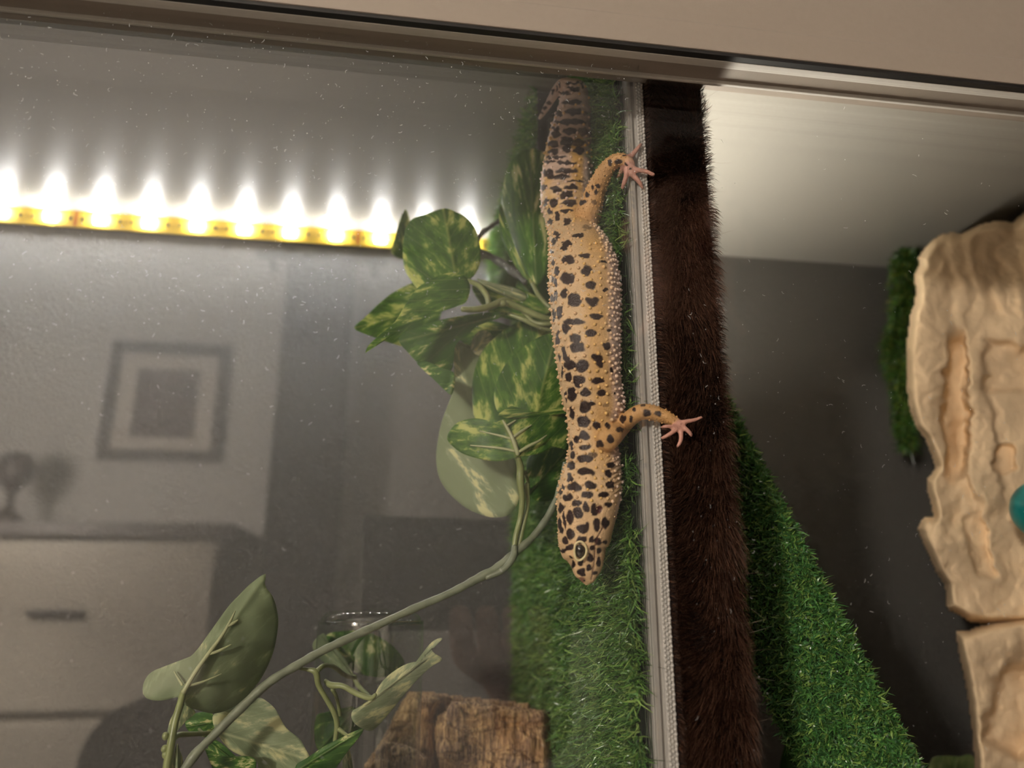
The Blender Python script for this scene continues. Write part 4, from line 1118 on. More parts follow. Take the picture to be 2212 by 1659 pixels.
def plate(x, y, cx_, cy_, sx, sy_, a=0.0, k=6):
    ca, sa = cos(a), sin(a)
    u = ((x - cx_) * ca + (y - cy_) * sa) / sx; v = (-(x - cx_) * sa + (y - cy_) * ca) / sy_
    return 1 / (1 + np.exp(k * (np.maximum(np.abs(u), np.abs(v)) * 2 + np.hypot(u, v) - 3)))
def rel_up(x, y):
    x0c, y0c = x, y
    x = x + 16 * fbm(x, y, 0.012, 61, 3) + 6 * fbm(x, y, 0.05, 65, 2); y = y + 22 * fbm(y, x, 0.010, 71, 3)
    r = 0.0045 * fbm(x, y, 0.005, 1) + 0.0014 * fbm(x, y, 0.022, 5)
    ter = fbm(x, y * 0.7, 0.010, 11, 2)
    r += 0.0035 * (np.floor(ter * 2.5) / 2.5 + 0.4 * sm(0.6, 1.0, ter * 2.5 - np.floor(ter * 2.5)))
    r += 0.0009 * np.sin((x + (y - 600) * -0.12) * 0.16 + 2 * fbm(x, y, 0.008, 8, 2)) * sm(500, 540, y) * sm(740, 660, y) * sm(2010, 2040, x)
    r += 0.022 * plate(x, y, 2064, 880, 26, 165, 0.02) + 0.012 * gauss(x, y, 2075, 950, 24, 60)
    r += -0.008 * plate(x, y, 2120, 950, 32, 150, -0.10)
    r += 0.010 * plate(x, y, 2168, 980, 17, 34) + 0.012 * gauss(x, y, 2170, 560, 40, 110, 0.2) * 0.6
    r += 0.006 * gauss(x, y, 2066, 1120, 20, 40, 0.5) + 0.008 * plate(x, y, 2118, 1180, 22, 75, -0.2) - 0.007 * gauss(x, y, 2040, 1170, 50, 60)
    r += 0.010 * gauss(x, y, 2180, 1230, 60, 90) - 0.006 * gauss(x, y, 2010, 780, 30, 200)
    r += 0.010 * plate(x, y, 2190, 800, 60, 60)
    return r * 0.70
def rel_lo(x, y):
    x = x + 16 * fbm(x, y, 0.012, 81, 3) + 6 * fbm(x, y, 0.05, 85, 2); y = y + 22 * fbm(y, x, 0.010, 91, 3)
    r = 0.005 * fbm(x, y, 0.006, 21) + 0.0018 * fbm(x, y, 0.022, 25)
    r += 0.020 * plate(x, y, 2205, 1530, 62, 100, 0.35) + 0.014 * gauss(x, y, 2230, 1420, 40, 50)
    r -= 0.004 * gauss(x, y, 2095, 1440, 40, 80)
    ter = fbm(x, y * 0.6, 0.012, 31, 2)
    r += 0.003 * (np.floor(ter * 2.5) / 2.5 + 0.4 * sm(0.6, 1.0, ter * 2.5 - np.floor(ter * 2.5)))
    return r * 0.7
relief_body('rock_upper', upper, 0.125, 0.11, 22, 3.4, rel_up, M_rock, rock)
relief_body('rock_base', lower, 0.120, 0.115, 22, 4.0, rel_lo, M_rock, rock)

# teal ball on the rock
ball = mesh_np('teal_ball', atY(2258, 1102, 0.070) + I2V * 0.0, I2T)
bpy.data.objects.remove(ball)
bm = bmesh.new(); bmesh.ops.create_uvsphere(bm, u_segments=48, v_segments=28, radius=pxsize(66, atY(2258, 1102, 0.085)))
M_teal = mat('teal_painted_ball', rgb(20, 128, 128), rough=0.3, noise_amt=0.35, noise_scale=90, bump=0.2, bump_scale=300)
ball = bm_obj('ball', bm, M_teal, None, True)
ball.location = tuple(atY(2258, 1102, 0.085))
tag(ball, 'glossy teal ball wedged against the cream rock', 'ball')

# moss strand hanging behind the rock
moss = empty('moss_strand', tuple(atY(1950, 760, 0.26)))
tag(moss, 'dark green artificial moss strand hanging behind the cream rock', 'artificial plant')
sp_ = catmull([(1960, 545, .255, 26), (1952, 580, .255, 34), (1950, 640, .255, 32), (1948, 700, .255, 30), (1935, 740, .250, 36), (1938, 800, .250, 34), (1955, 850, .250, 30), (1952, 900, .255, 28), (1960, 960, .255, 20)], 12)
Pm = atYs(sp_[:, 0], sp_[:, 1], sp_[:, 2])
tube('strand_core', Pm, 0.0016, M_turfback, moss, 8)
n = 9000
k = rng.integers(0, len(sp_), n)
dirs = unit(rng.standard_normal((n, 3)))
Pr = Pm[k] + dirs * (rng.random(n) ** 0.6 * sp_[k, 3] / F * ((Pm[k] - CAM) @ FWD) * 0.8)[:, None]
turf('moss_tufts', moss, Pr, dirs, 0.0045, 0.0005, 0.6, np.array([rgb(60, 104, 40)[:3], rgb(76, 122, 48)[:3], rgb(44, 80, 32)[:3], rgb(116, 128, 52)[:3]]), droop=(0, 0, -0.3))

# ------------------------------------------------------------------ turf ramp of the right compartment
ramp = empty('turf_ramp', tuple(atY(1900, 1659, 0.05) * np.array([1, 1, 0])))
tag(ramp, 'sloping plank covered in bright green turf leaning behind the fur strip', 'ramp')
T0 = atY(1475, 880, 0.085); T1 = atY(1850, 1659, 0.030)
A_ = unit(T1 - T0); Lr = (T1[2] - 0.012) / -A_[2] + np.linalg.norm(T1 - T0)
mid = (T0 + T1) / 2; vd = unit(CAM - mid)
W_ = unit(np.cross(A_, vd)); W_ = W_ if W_[0] > 0 else -W_
N_ = unit(np.cross(W_, A_)); N_ = N_ if N_ @ vd > 0 else -N_
rot = radians(-24)                                  # the planted face looks a little to the left
W2 = W_ * cos(rot) - N_ * sin(rot); N2 = W_ * sin(rot) + N_ * cos(rot)
if N2[0] > N_[0]: W2, N2 = W_ * cos(rot) + N_ * sin(rot), -W_ * sin(rot) + N_ * cos(rot)
hwid, hth = pxsize(112, mid), 0.006
bm = bmesh.new(); add_box(bm, -hwid + .003, hwid - .003, 0, Lr, -hth, hth - .003, bev=0.002)
Mx = Matrix((tuple(W2) + (0,), tuple(A_) + (0,), tuple(N2) + (0,), (0, 0, 0, 1))).transposed(); Mx.translation = Vector(T0)
for v in bm.verts: v.co = Mx @ v.co
bm_obj('plank', bm, M_turfback, ramp)
def on(u, a, nn_): return T0 + u[:, None] * W2 + a[:, None] * A_ + nn_[:, None] * N2
n = 30000
Lv = min(Lr, float(np.linalg.norm(T1 - T0)) + 0.03)
Pf = on(rng.uniform(-hwid + .002, hwid - .002, n), Lv * rng.random(n), np.full(n, hth - .003))
n2_ = 5000
Pl_ = on(np.full(n2_, -hwid + .003), Lv * rng.random(n2_), rng.uniform(-hth, hth - .003, n2_))
Pr_ = on(np.full(n2_, hwid - .003), Lv * rng.random(n2_), rng.uniform(-hth, hth - .003, n2_))
RAMPG = np.array([rgb(76, 128, 60)[:3], rgb(98, 148, 76)[:3], rgb(60, 102, 52)[:3], rgb(134, 166, 84)[:3], rgb(82, 134, 80)[:3]])
turf('turf_blades', ramp, np.vstack([Pf, Pl_, Pr_]), np.vstack([np.tile(N2, (n, 1)), np.tile(-W2, (n2_, 1)), np.tile(W2, (n2_, 1))]), 0.0027, 0.00050, 0.85, RAMPG, droop=(0, 0, -0.1))

# plants low in the right compartment
M_lowleaf = mat_leaf('plain_dark_leaf', rgb(38, 76, 24), rgb(52, 94, 32), rgb(84, 124, 48), 0.4, 0.75, 0.3, 0.15)
M_lowpale = mat_leaf('pale_low_leaf', rgb(112, 140, 80), rgb(140, 160, 100), rgb(180, 190, 140), 0.4, 0.7, 0.3, 0.15)
pla = empty('leafy_plant', tuple(atY(1725, 1659, 0.16) * np.array([1, 1, 0])))
tag(pla, 'dark green broad leaf poking up between the fur strip and the turf ramp', 'artificial plant')
leaf(pla, [(1726, 1566), (1706, 1588), (1692, 1620), (1684, 1660), (1686, 1720), (1710, 1800), (1750, 1830), (1785, 1790), (1790, 1720), (1775, 1650), (1752, 1600)], (1745, 1825), (1728, 1570), 0.150, (M_lowleaf, M_lowleaf), 0.008)
Pst = catmull(np.vstack([atY(1745, 1820, 0.151), atY(1748, 1900, 0.155), atY(1748, 1900, 0.155) * np.array([1, 1, 0.3]), atY(1748, 1900, 0.155) * np.array([1, 1, 0])]), 6)
tube('stem', Pst, 0.0012, M_stem, pla, 8)
plb = empty('leafy_plant', tuple(atY(2060, 1659, 0.18) * np.array([1, 1, 0])))
tag(plb, 'pale green leaf low between the turf ramp and the cream rock', 'artificial plant')
leaf(plb, [(2012, 1640), (2040, 1632), (2070, 1634), (2098, 1630), (2110, 1660), (2090, 1720), (2050, 1760), (2010, 1740), (2000, 1690)], (2050, 1755), (2070, 1634), 0.180, (M_lowpale, M_lowleaf), 0.006)
Pst = catmull(np.vstack([atY(2050, 1750, 0.181), atY(2052, 1850, 0.185), atY(2052, 1850, 0.185) * np.array([1, 1, 0.3]), atY(2052, 1850, 0.185) * np.array([1, 1, 0])]), 6)
tube('stem', Pst, 0.0012, M_stem, plb, 8)

# ------------------------------------------------------------------ cork bark
def mat_cork():
    m = bpy.data.materials.new('weathered_cork_bark')
    nt, N, L = nodes_of(m)
    p = N['Principled BSDF']; p.inputs['Roughness'].default_value = 0.85; p.inputs['Specular IOR Level'].default_value = 0.2
    tc = N.new('ShaderNodeTexCoord')
    mp = N.new('ShaderNodeMapping'); mp.inputs['Scale'].default_value = (760, 300, 95)
    L.new(tc.outputs['Object'], mp.inputs['Vector'])
    n1_ = N.new('ShaderNodeTexNoise'); n1_.inputs['Scale'].default_value = 1.0; n1_.inputs['Detail'].default_value = 6
    L.new(mp.outputs[0], n1_.inputs['Vector'])
    n2_ = N.new('ShaderNodeTexNoise'); n2_.inputs['Scale'].default_value = 42; n2_.inputs['Detail'].default_value = 5
    L.new(tc.outputs['Object'], n2_.inputs['Vector'])
    cr = N.new('ShaderNodeValToRGB'); e = cr.color_ramp.elements
    e[0].position = 0.36; e[0].color = rgb(78, 54, 40); e[1].position = 0.60; e[1].color = rgb(226, 188, 136)
    k = e.new(0.48); k.color = rgb(158, 120, 86)
    L.new(n1_.outputs['Fac'], cr.inputs['Fac'])
    cr2 = N.new('ShaderNodeValToRGB'); e = cr2.color_ramp.elements
    e[0].position = 0.42; e[0].color = rgb(150, 124, 108); e[1].position = 0.60; e[1].color = rgb(206, 164, 114)
    L.new(n2_.outputs['Fac'], cr2.inputs['Fac'])
    mx = N.new('ShaderNodeMix'); mx.data_type = 'RGBA'; mx.inputs['Factor'].default_value = 0.5
    L.new(cr.outputs[0], mx.inputs[6]); L.new(cr2.outputs[0], mx.inputs[7])
    L.new(mx.outputs[2], p.inputs['Base Color'])
    b = N.new('ShaderNodeBump'); b.inputs['Strength'].default_value = 0.9; b.inputs['Distance'].default_value = 0.0022
    L.new(n1_.outputs['Fac'], b.inputs['Height']); L.new(b.outputs['Normal'], p.inputs['Normal'])
    return m
M_cork = mat_cork()
cork = empty('cork_bark', tuple(atY(980, 1659, 0.17) * np.array([1, 1, 0])))
tag(cork, 'weathered brown cork bark slab standing against the turf under the vine', 'cork bark')
def rel_cork(x, y):
    xw = x + 10 * fbm(x, y, 0.02, 101, 2); yw = y + 14 * fbm(x, y, 0.012, 103, 3)
    r = 0.0030 * fbm(x, y, 0.010, 41) + 0.0014 * fbm(x * 2.4, y * 0.35, 0.03, 45)
    ter = fbm(x * 0.5, yw, 0.017, 49, 2) * 3.2
    fr_ = ter - np.floor(ter)
    r += 0.0050 * (np.floor(ter) / 3.2) + 0.0026 * fr_ ** 3
    r += 0.0030 * np.exp(-((fbm(xw * 0.6, yw * 1.6, 0.013, 57, 2)) / 0.05) ** 2)      # fissures
    return r
cleft = [(905, 1492), (925, 1499), (948, 1506), (958, 1514), (946, 1530), (942, 1560), (940, 1600), (942, 1640), (950, 1690), (955, 1800), (950, 2000), (940, 2230), (780, 2230), (770, 1900), (776, 1720), (786, 1650), (806, 1622), (822, 1598), (838, 1570), (852, 1540), (868, 1512), (884, 1496)]
cright = [(974, 1514), (1000, 1512), (1040, 1516), (1080, 1522), (1120, 1526), (1160, 1530), (1186, 1534), (1194, 1550), (1190, 1580), (1194, 1620), (1200, 1680), (1200, 1900), (1190, 2230), (960, 2230), (958, 1900), (956, 1700), (944, 1650), (938, 1600), (938, 1568), (944, 1545), (962, 1534)]
cback = [(880, 1490), (940, 1494), (1000, 1502), (1060, 1508), (1110, 1513), (1150, 1519), (1150, 1700), (1100, 2200), (840, 2200), (830, 1800), (840, 1600)]
relief_body('bark_plate', cleft, 0.150, 0.040, 30, 3.0, rel_cork, M_cork, cork)
relief_body('bark_plate', cright, 0.142, 0.040, 26, 3.0, rel_cork, M_cork, cork)
relief_body('bark_plate', [(786, 1652), (806, 1624), (826, 1602), (850, 1600), (880, 1608), (906, 1619), (926, 1634), (930, 1662), (934, 1800), (930, 2230), (778, 2230), (772, 1850), (778, 1700)], 0.136, 0.030, 16, 3.0, rel_cork, M_cork, cork)
relief_body('inner_bark', cback, 0.186, 0.020, 14, 4.0, rel_cork, M_cork, cork)

# ------------------------------------------------------------------ the room in front, seen mirrored in the panes
YW = -2.25                                     # room wall behind the photographer
def mir(x, y, d):
    """real room point whose mirror image in the left pane shows at pixel (x, y), d metres in front of the pane"""
    p = atY(x, y, GL + d); p[1] = GL - d; return p
DW = GL - YW
M_roomwall = mat('warm_white_wall', rgb(218, 212, 206), rough=0.9, noise_amt=0.02, noise_scale=5)
M_roomfloor = mat('pale_carpet', rgb(188, 178, 168), rough=0.5, noise_amt=0.15, noise_scale=8)
M_darkwood = mat('dark_stained_wood', rgb(44, 32, 28), rough=0.5, noise_amt=0.15, noise_scale=14)
M_curtain = mat('dark_green_curtain', rgb(48, 48, 42), rough=0.9, noise_amt=0.1, noise_scale=30)
struct(box('wall_front', (-3.2, 3.2, YW - 0.05, YW, -0.85, 2.0), M_roomwall), 'warm white room wall opposite the vivarium')
struct(box('floor_room', (-3.2, 3.2, YW, 1.2, -0.9, -0.85), M_roomfloor), 'pale carpeted floor of the room')
struct(box('ceiling_room', (-3.2, 3.2, YW, 1.2, 1.95, 2.0), M_roomwall), 'ceiling of the room')
struct(box('wall_behind', (-3.2, 3.2, 1.15, 1.2, -0.85, 1.95), M_roomwall), 'room wall behind the vivarium')
stand = box('vivarium_cabinet', (XL - 0.02, XR + 0.02, -0.04, YB + 0.02, -0.85, -0.02), M_darkwood, None, bev=0.004)
tag(stand, 'dark wooden cabinet carrying the vivarium', 'cabinet')
for k in range(3):
    w = (XR - XL) / 3
    d_ = box('cabinet_door', (XL + k * w + 0.006, XL + (k + 1) * w - 0.006, -0.056, -0.040, -0.80, -0.05), M_darkwood, stand, bev=0.003)

# framed picture
fr_ = empty('framed_picture', tuple(mir(355, 870, DW - 0.01)))
tag(fr_, 'dark framed picture with pale mat mirrored in the left glass door', 'picture')
a = mir(243, 737, DW - 0.02); b = mir(462, 998, DW - 0.02)
fx0, fx1, fz0, fz1 = a[0], b[0] + 0.015, b[2], a[2]
fw_ = 0.032
M_matb = mat('white_mat_board', rgb(216, 206, 194), rough=0.8)
def mat_art():
    return mat('dark_brown_print', rgb(70, 48, 44), rough=0.7, noise_amt=0.5, noise_scale=9)
box('mat_board', (fx0 + .01, fx1 - .01, YW + 0.001, YW + 0.010, fz0 + .01, fz1 - .01), M_matb, fr_)
box('print', (fx0 + (fx1 - fx0) * .24, fx1 - (fx1 - fx0) * .24, YW + 0.010, YW + 0.012, fz0 + (fz1 - fz0) * .20, fz1 - (fz1 - fz0) * .22), mat_art(), fr_)
for b_ in ((fx0, fx1, YW, YW + .025, fz1 - fw_, fz1), (fx0, fx1, YW, YW + .025, fz0, fz0 + fw_), (fx0, fx0 + fw_, YW, YW + .025, fz0 + fw_, fz1 - fw_), (fx1 - fw_, fx1, YW, YW + .025, fz0 + fw_, fz1 - fw_)):
    box('frame_bar', b_, M_darkwood, fr_, bev=0.003)

# dark curtain
cu0 = mir(585, 1000, DW - 0.12)[0]; cu1 = mir(742, 1000, DW - 0.12)[0]
cz1 = mir(660, 560, DW - 0.12)[2]
xs = np.linspace(cu0, cu1, 90)
yo = YW + 0.10 + 0.035 * np.sin(np.linspace(0, 1, 90) * pi * 13) + 0.01 * rng.standard_normal(90)
zsv = np.linspace(-0.82, cz1, 12)
V = np.array([[x, y_ + 0.01 * sin(z * 5 + x * 20), z] for z in zsv for x, y_ in zip(xs, yo)])
ii = np.arange(11)[:, None] * 90; jj2 = np.arange(89)[None]
Q = np.stack([ii + jj2, ii + jj2 + 1, ii + 91 + jj2, ii + 90 + jj2], -1).reshape(-1, 4)
cur = empty('curtain', ((cu0 + cu1) / 2, YW + 0.1, -0.82))
tag(cur, 'dark pleated curtain mirrored in the glass between picture and phone', 'curtain')
V2 = V.copy(); V2[:, 1] -= 0.004
mesh_np('cloth', np.vstack([V, V2]), np.vstack([Q, Q[:, ::-1] + len(V)]), M_curtain, cur)
tube('curtain_rod', np.array([[cu0 - 0.1, YW + 0.1, cz1 + 0.015], [cu1 + 0.1, YW + 0.1, cz1 + 0.015]]), 0.012, M_darkwood, cur, 12)
for X_ in (cu0 - 0.06, cu1 + 0.06):
    box('rod_bracket', (X_ - 0.01, X_ + 0.01, YW, YW + 0.1, cz1 + 0.005, cz1 + 0.02), M_darkwood, cur)

# low dresser under the picture
dz1 = mir(250, 1128, DW - 0.45)[2]; dx1 = mir(505, 1140, DW - 0.45)[0]
dr = empty('dresser', (-1.4, YW + 0.22, -0.85))
tag(dr, 'long low dresser with dark top mirrored under the framed picture', 'dresser')
M_drawer = mat('greige_drawer_front', rgb(160, 150, 136), rough=0.5, noise_amt=0.05, noise_scale=6)
box('top', (-2.6, dx1, YW + 0.002, YW + 0.46, dz1 - 0.035, dz1), M_darkwood, dr, bev=0.004)
box('body', (-2.55, dx1 - 0.03, YW + 0.002, YW + 0.42, -0.85, dz1 - 0.035), M_drawer, dr)
hh = (dz1 - 0.035 + 0.85) / 3
for r_ in range(3):
    for c_ in range(3):
        w = (dx1 - 0.03 + 2.55) / 3
        z0_ = -0.85 + r_ * hh
        d_ = box('drawer', (-2.55 + c_ * w + .01, -2.55 + (c_ + 1) * w - .01, YW + 0.42, YW + 0.44, z0_ + .012, z0_ + hh - .012), M_drawer, dr, bev=0.006)
        box('handle', (-2.55 + (c_ + .5) * w - .06, -2.55 + (c_ + .5) * w + .06, YW + 0.44, YW + 0.46, z0_ + hh * .55, z0_ + hh * .55 + .014), M_darkwood, d_, bev=0.004)
# small dark figurine on the dresser
fg = empty('figurine', tuple(mir(14, 1130, DW - 0.25)))
tag(fg, 'small dark ornament standing on the low dresser', 'ornament')
o_ = mir(14, 1130, DW - 0.25); o_[2] = dz1 + 0.022
prof = catmull(np.array([(0.04, 0), (0.03, 0.01), (0.012, 0.03), (0.012, 0.07), (0.035, 0.10), (0.045, 0.14), (0.03, 0.17), (0.002, 0.18)]), 5)
tube('ornament_body', np.stack([np.full(len(prof), o_[0]), np.full(len(prof), o_[1]), o_[2] + prof[:, 1]], -1), np.maximum(prof[:, 0], 0.002), M_darkwood, fg, 20)

# round dark armchair back low in the mirror image
ac_ = empty('armchair', tuple(mir(330, 1659, 1.0) * np.array([1, 1, 0]) + np.array([0, 0, -0.85])))
tag(ac_, 'dark brown round backed armchair mirrored low in the left glass', 'armchair')
M_arm = mat('dark_brown_upholstery', rgb(62, 44, 38), rough=0.85, noise_amt=0.15, noise_scale=40)
tp_ = mir(340, 1500, 1.0); lf_ = mir(165, 1659, 1.0)
cxa, cza = tp_[0] + 0.02, tp_[2]
ra = cxa - lf_[0]
def rbox(name, b, m, par, bev): return box(name, b, m, par, bev=bev, seg=5)
th_ = np.linspace(0, pi, 40)
sh = np.stack([cxa - np.cos(th_) * ra, cza - ra * 0.9 + np.sin(th_) ** 0.8 * ra * 0.9], -1)
sh = np.vstack([[sh[0][0], -0.55], sh, [sh[-1][0], -0.55]])
nb = len(sh)
Yc = GL - 1.0
V = np.vstack([np.column_stack([sh[:, 0], np.full(nb, Yc), sh[:, 1]]), np.column_stack([sh[:, 0], np.full(nb, Yc - 0.12), sh[:, 1]])])
bm = bmesh.new(); vs = [bm.verts.new(v) for v in V]
bm.faces.new(vs[:nb]); bm.faces.new(vs[nb:][::-1])
for q in range(nb): bm.faces.new((vs[q], vs[(q + 1) % nb], vs[nb + (q + 1) % nb], vs[nb + q]))
bmesh.ops.bevel(bm, geom=[e for e in bm.edges if abs(e.verts[0].co.y - e.verts[1].co.y) < 1e-5], offset=0.02, segments=3, affect='EDGES')
bm_obj('backrest', bm, M_arm, ac_)
rbox('seat', (cxa - ra, cxa + ra, Yc - 0.62, Yc - 0.10, -0.62, -0.42), M_arm, ac_, 0.05)
for sx_ in (-1, 1):
    rbox('armrest', (cxa + sx_ * (ra - 0.05) - 0.06, cxa + sx_ * (ra - 0.05) + 0.06, Yc - 0.60, Yc - 0.06, -0.62, -0.26), M_arm, ac_, 0.04)
    for yy_ in (Yc - 0.56, Yc - 0.05):
        tube('leg', np.array([[cxa + sx_ * (ra - 0.06), yy_, -0.85], [cxa + sx_ * (ra - 0.06), yy_, -0.60]]), np.array([0.015, 0.025]), M_darkwood, ac_, 12)

# dark wardrobe to the right
wr = empty('wardrobe', (1.9, YW + 0.3, -0.85))
tag(wr, 'tall dark wardrobe standing on the right of the room wall', 'wardrobe')
wx0 = 0.75
box('carcass', (wx0, 3.0, YW + 0.002, YW + 0.58, -0.85, 1.55), M_darkwood, wr, bev=0.004)
for k in range(4):
    w = (3.0 - wx0) / 4
    d_ = box('wardrobe_door', (wx0 + k * w + .006, wx0 + (k + 1) * w - .006, YW + 0.58, YW + 0.60, -0.80, 1.52), M_darkwood, wr, bev=0.004)
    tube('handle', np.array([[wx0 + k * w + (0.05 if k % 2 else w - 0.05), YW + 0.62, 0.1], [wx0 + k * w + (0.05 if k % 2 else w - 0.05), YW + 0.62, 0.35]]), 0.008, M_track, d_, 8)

# floor lamp: the warm light of the room
M_lampmetal = mat('brushed_metal', rgb(150, 146, 140), rough=0.3, metal=0.9)
M_shade = bpy.data.materials.new('white_lamp_shade'); nt, N, L = nodes_of(M_shade); N.remove(N['Principled BSDF'])
tl = N.new('ShaderNodeBsdfTranslucent'); tl.inputs[0].default_value = (0.95, 0.88, 0.78, 1)
tp2 = N.new('ShaderNodeBsdfTransparent'); mxs = N.new('ShaderNodeMixShader'); mxs.inputs[0].default_value = 0.35
L.new(tl.outputs[0], mxs.inputs[1]); L.new(tp2.outputs[0], mxs.inputs[2]); L.new(mxs.outputs[0], N['Material Output'].inputs['Surface'])
for (lx, ly, lz), power, lab in ((LAMP_LOC, LAMP_POWER, 'floor lamp with a white drum shade standing by the low dresser'),):
    fl = empty('floor_lamp', (lx, ly, -0.85))
    tag(fl, lab, 'lamp')
    bm = bmesh.new(); bmesh.ops.create_cone(bm, cap_ends=True, segments=40, radius1=0.15, radius2=0.14, depth=0.03)
    for v in bm.verts: v.co += Vector((lx, ly, -0.835))
    bm_obj('base', bm, M_lampmetal, fl)
    tube('pole', np.array([[lx, ly, -0.82], [lx, ly, lz - 0.08]]), 0.012, M_lampmetal, fl, 12)
    th_ = np.linspace(0, 2 * pi, 49)[:-1]
    V = np.vstack([np.stack([lx + 0.17 * np.cos(th_), ly + 0.17 * np.sin(th_), np.full(48, lz - 0.14)], -1), np.stack([lx + 0.15 * np.cos(th_), ly + 0.15 * np.sin(th_), np.full(48, lz + 0.14)], -1)])
    jj = np.arange(48)
    mesh_np('shade', V, np.stack([jj, (jj + 1) % 48, 48 + (jj + 1) % 48, 48 + jj], -1), M_shade, fl)
    bl = bpy.data.lights.new('room_lamp_left_offscreen', 'POINT'); bl.energy = power; bl.color = (1.0, 0.92, 0.82); bl.shadow_soft_size = 0.06
    bo = bpy.data.objects.new('room_lamp_left_offscreen', bl); COL.objects.link(bo); bo.parent = fl; bo.matrix_parent_inverse = fl.matrix_basis.inverted(); bo.location = (lx, ly, lz)
# ------------------------------------------------------------------ phone and photographer (mirrored faintly in the glass)
M_phone = mat('black_phone', rgb(16, 16, 18), rough=0.25)
M_lens = mat('phone_lens', rgb(6, 6, 10), rough=0.05, spec=0.8)
ph = empty('phone', tuple(CAM + RGT * 0.06 - FWD * 0.008))
tag(ph, 'black phone held up to the glass taking the picture', 'phone')
pc = CAM + RGT * 0.060 + UPV * 0.020 - FWD * 0.0085
Mx = Matrix((tuple(RGT) + (0,), tuple(UPV) + (0,), tuple(-FWD) + (0,), (0, 0, 0, 1))).transposed(); Mx.translation = Vector(pc)
bm = bmesh.new(); add_box(bm, -0.076, 0.076, -0.036, 0.036, -0.004, 0.004, bev=0.0035, seg=3)
for v in bm.verts: v.co = Mx @ v.co
bm_obj('phone_body', bm, M_phone, ph)
for (dx, dy) in ((0.0, 0.018), (0.018, 0.009)):
    c_ = CAM + RGT * dx + UPV * dy - FWD * 0.004
    ell('lens', c_, (RGT, UPV, FWD), (0.006, 0.006, 0.001), M_lens, ph)

M_shirt = mat('dark_maroon_sweater', rgb(52, 36, 34), rough=0.9, noise_amt=0.1, noise_scale=60)
M_skinp = mat('warm_skin', rgb(206, 152, 128), rough=0.5)
M_hair = mat('dark_brown_hair', rgb(40, 28, 22), rough=0.5)
M_trou = mat('dark_trousers', rgb(34, 36, 44), rough=0.9)
person = empty('person', (0.38, -0.70, -0.85))
tag(person, 'person in a dark sweater holding up a black phone in front of the glass', 'person')
pverts, pedges, prad = [], [], []
def pv(p, r, par=None):
    pverts.append(tuple(p)); prad.append(r)
    if par is not None: pedges.append((par, len(pverts) - 1))
    return len(pverts) - 1
px_, py_ = 0.38, -0.70
pel = pv((px_, py_, 0.02), 0.14)
wa = pv((px_, py_, 0.18), 0.125, pel); ch = pv((px_, py_, 0.40), 0.145, wa); nk_ = pv((px_, py_ + 0.01, 0.56), 0.06, ch); hd0 = pv((px_, py_ + 0.02, 0.63), 0.06, nk_); hd1 = pv((px_, py_ + 0.03, 0.70), 0.082, hd0); hd2 = pv((px_, py_ + 0.02, 0.78), 0.07, hd1)
grip = CAM + RGT * 0.082 + UPV * -0.018 - FWD * 0.014
hands = []
for sx_, el, wr_ in ((-1, (px_ - 0.24, py_ + 0.10, 0.16), np.array(grip) + np.array([0.02, -0.045, -0.065])), (1, (px_ + 0.30, py_ + 0.05, 0.14), np.array([px_ + 0.20, py_ + 0.22, 0.02]))):
    sh_ = pv((px_ + sx_ * 0.17, py_, 0.46), 0.06, ch); e_ = pv(el, 0.045, sh_); w_ = pv(tuple(wr_), 0.028, e_); hands.append((w_, wr_, sx_))
for sx_ in (-1, 1):
    hp = pv((px_ + sx_ * 0.09, py_, -0.05), 0.09, pel); kn = pv((px_ + sx_ * 0.10, py_ + 0.02, -0.43), 0.06, hp); an = pv((px_ + sx_ * 0.10, py_, -0.79), 0.042, kn); pv((px_ + sx_ * 0.11, py_ + 0.13, -0.82), 0.035, an)
for w_, wr_, sx_ in hands:
    wr_ = np.array(wr_)
    if sx_ < 0:
        palm = np.array(grip) + np.array([0.012, -0.020, -0.020]); tips = [np.array(grip) + RGT * (0.012 - 0.017 * k) + UPV * 0.016 + FWD * 0.012 for k in range(4)]
        mids = [np.array(grip) + RGT * (0.014 - 0.017 * k) - UPV * 0.020 + FWD * 0.012 for k in range(4)]
    else:
        palm = wr_ + np.array([0, 0.06, -0.03]); mids = [palm + np.array([-0.025 + 0.017 * k, 0.05, -0.02]) for k in range(4)]; tips = [m2 + np.array([0, 0.015, -0.04]) for m2 in mids]
    pm = pv(palm, 0.024, w_)
    for k in range(4):
        m2 = pv(mids[k], 0.0085, pm); pv(tips[k], 0.0075, m2)
    t1 = pv(palm + np.array([-0.02, 0.0, 0.02]), 0.010, pm); pv(palm + np.array([-0.035, 0.008, 0.04]), 0.008, t1)
me = bpy.data.meshes.new('body'); me.from_pydata(pverts, pedges, [])
bo_ = link('body', me, M_shirt, person)
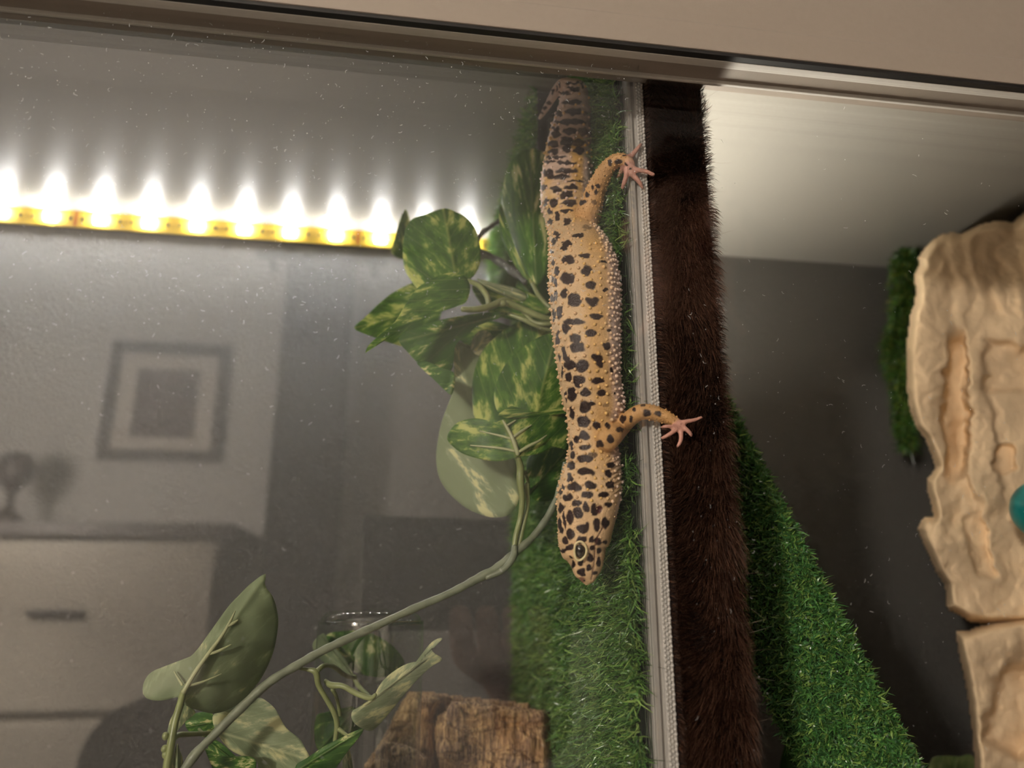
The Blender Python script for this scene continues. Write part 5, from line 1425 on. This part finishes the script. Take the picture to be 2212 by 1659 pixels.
sk = bo_.modifiers.new('skin', 'SKIN')
for k, r_ in enumerate(prad): me.skin_vertices[0].data[k].radius = (r_, r_ * (0.75 if r_ > 0.1 else 1))
me.skin_vertices[0].data[0].use_root = True
su = bo_.modifiers.new('sub', 'SUBSURF'); su.levels = 2; su.render_levels = 2
dg = bpy.context.evaluated_depsgraph_get()
me2 = bpy.data.meshes.new_from_object(bo_.evaluated_get(dg))
bo_.modifiers.clear(); bo_.data = me2
me2.materials.clear()
for m in (M_shirt, M_skinp, M_trou): me2.materials.append(m)
gw = np.array(grip)
for p in me2.polygons:
    c_ = np.array(p.center); p.use_smooth = True
    skin_ = c_[2] > 0.55 or np.linalg.norm(c_ - gw) < 0.085 or np.linalg.norm(c_ - np.array([px_ + 0.20, py_ + 0.27, 0.0])) < 0.13
    p.material_index = 1 if skin_ else (2 if c_[2] < 0.0 and abs(c_[0] - px_) < 0.2 else 0)
hc = np.array([px_, py_ + 0.01, 0.735])
Vh = hc + I2V * np.array([0.095, 0.105, 0.105]); keepf = [t for t in I2T if Vh[t].mean(0)[1] < hc[1] + 0.045 or Vh[t].mean(0)[2] > hc[2] + 0.05]
mesh_np('hair', Vh, np.array(keepf), M_hair, person)
for sx_ in (-1, 1):
    ell('eye', (px_ + sx_ * 0.03, py_ + 0.105, 0.705), (np.array([1, 0, 0]), np.array([0, 0, 1]), np.array([0, 1, 0])), (0.012, 0.008, 0.006), M_lens, person)
    ell('ear', (px_ + sx_ * 0.085, py_ + 0.02, 0.69), (np.array([1, 0, 0]), np.array([0, 0, 1]), np.array([0, 1, 0])), (0.01, 0.028, 0.016), M_skinp, person)
ell('nose', (px_, py_ + 0.115, 0.68), (np.array([1, 0, 0]), np.array([0, 0, 1]), np.array([0, 1, 0])), (0.012, 0.022, 0.014), M_skinp, person)
ell('mouth', (px_, py_ + 0.10, 0.645), (np.array([1, 0, 0]), np.array([0, 0, 1]), np.array([0, 1, 0])), (0.024, 0.006, 0.008), mat('lips', rgb(150, 80, 76), rough=0.5), person)
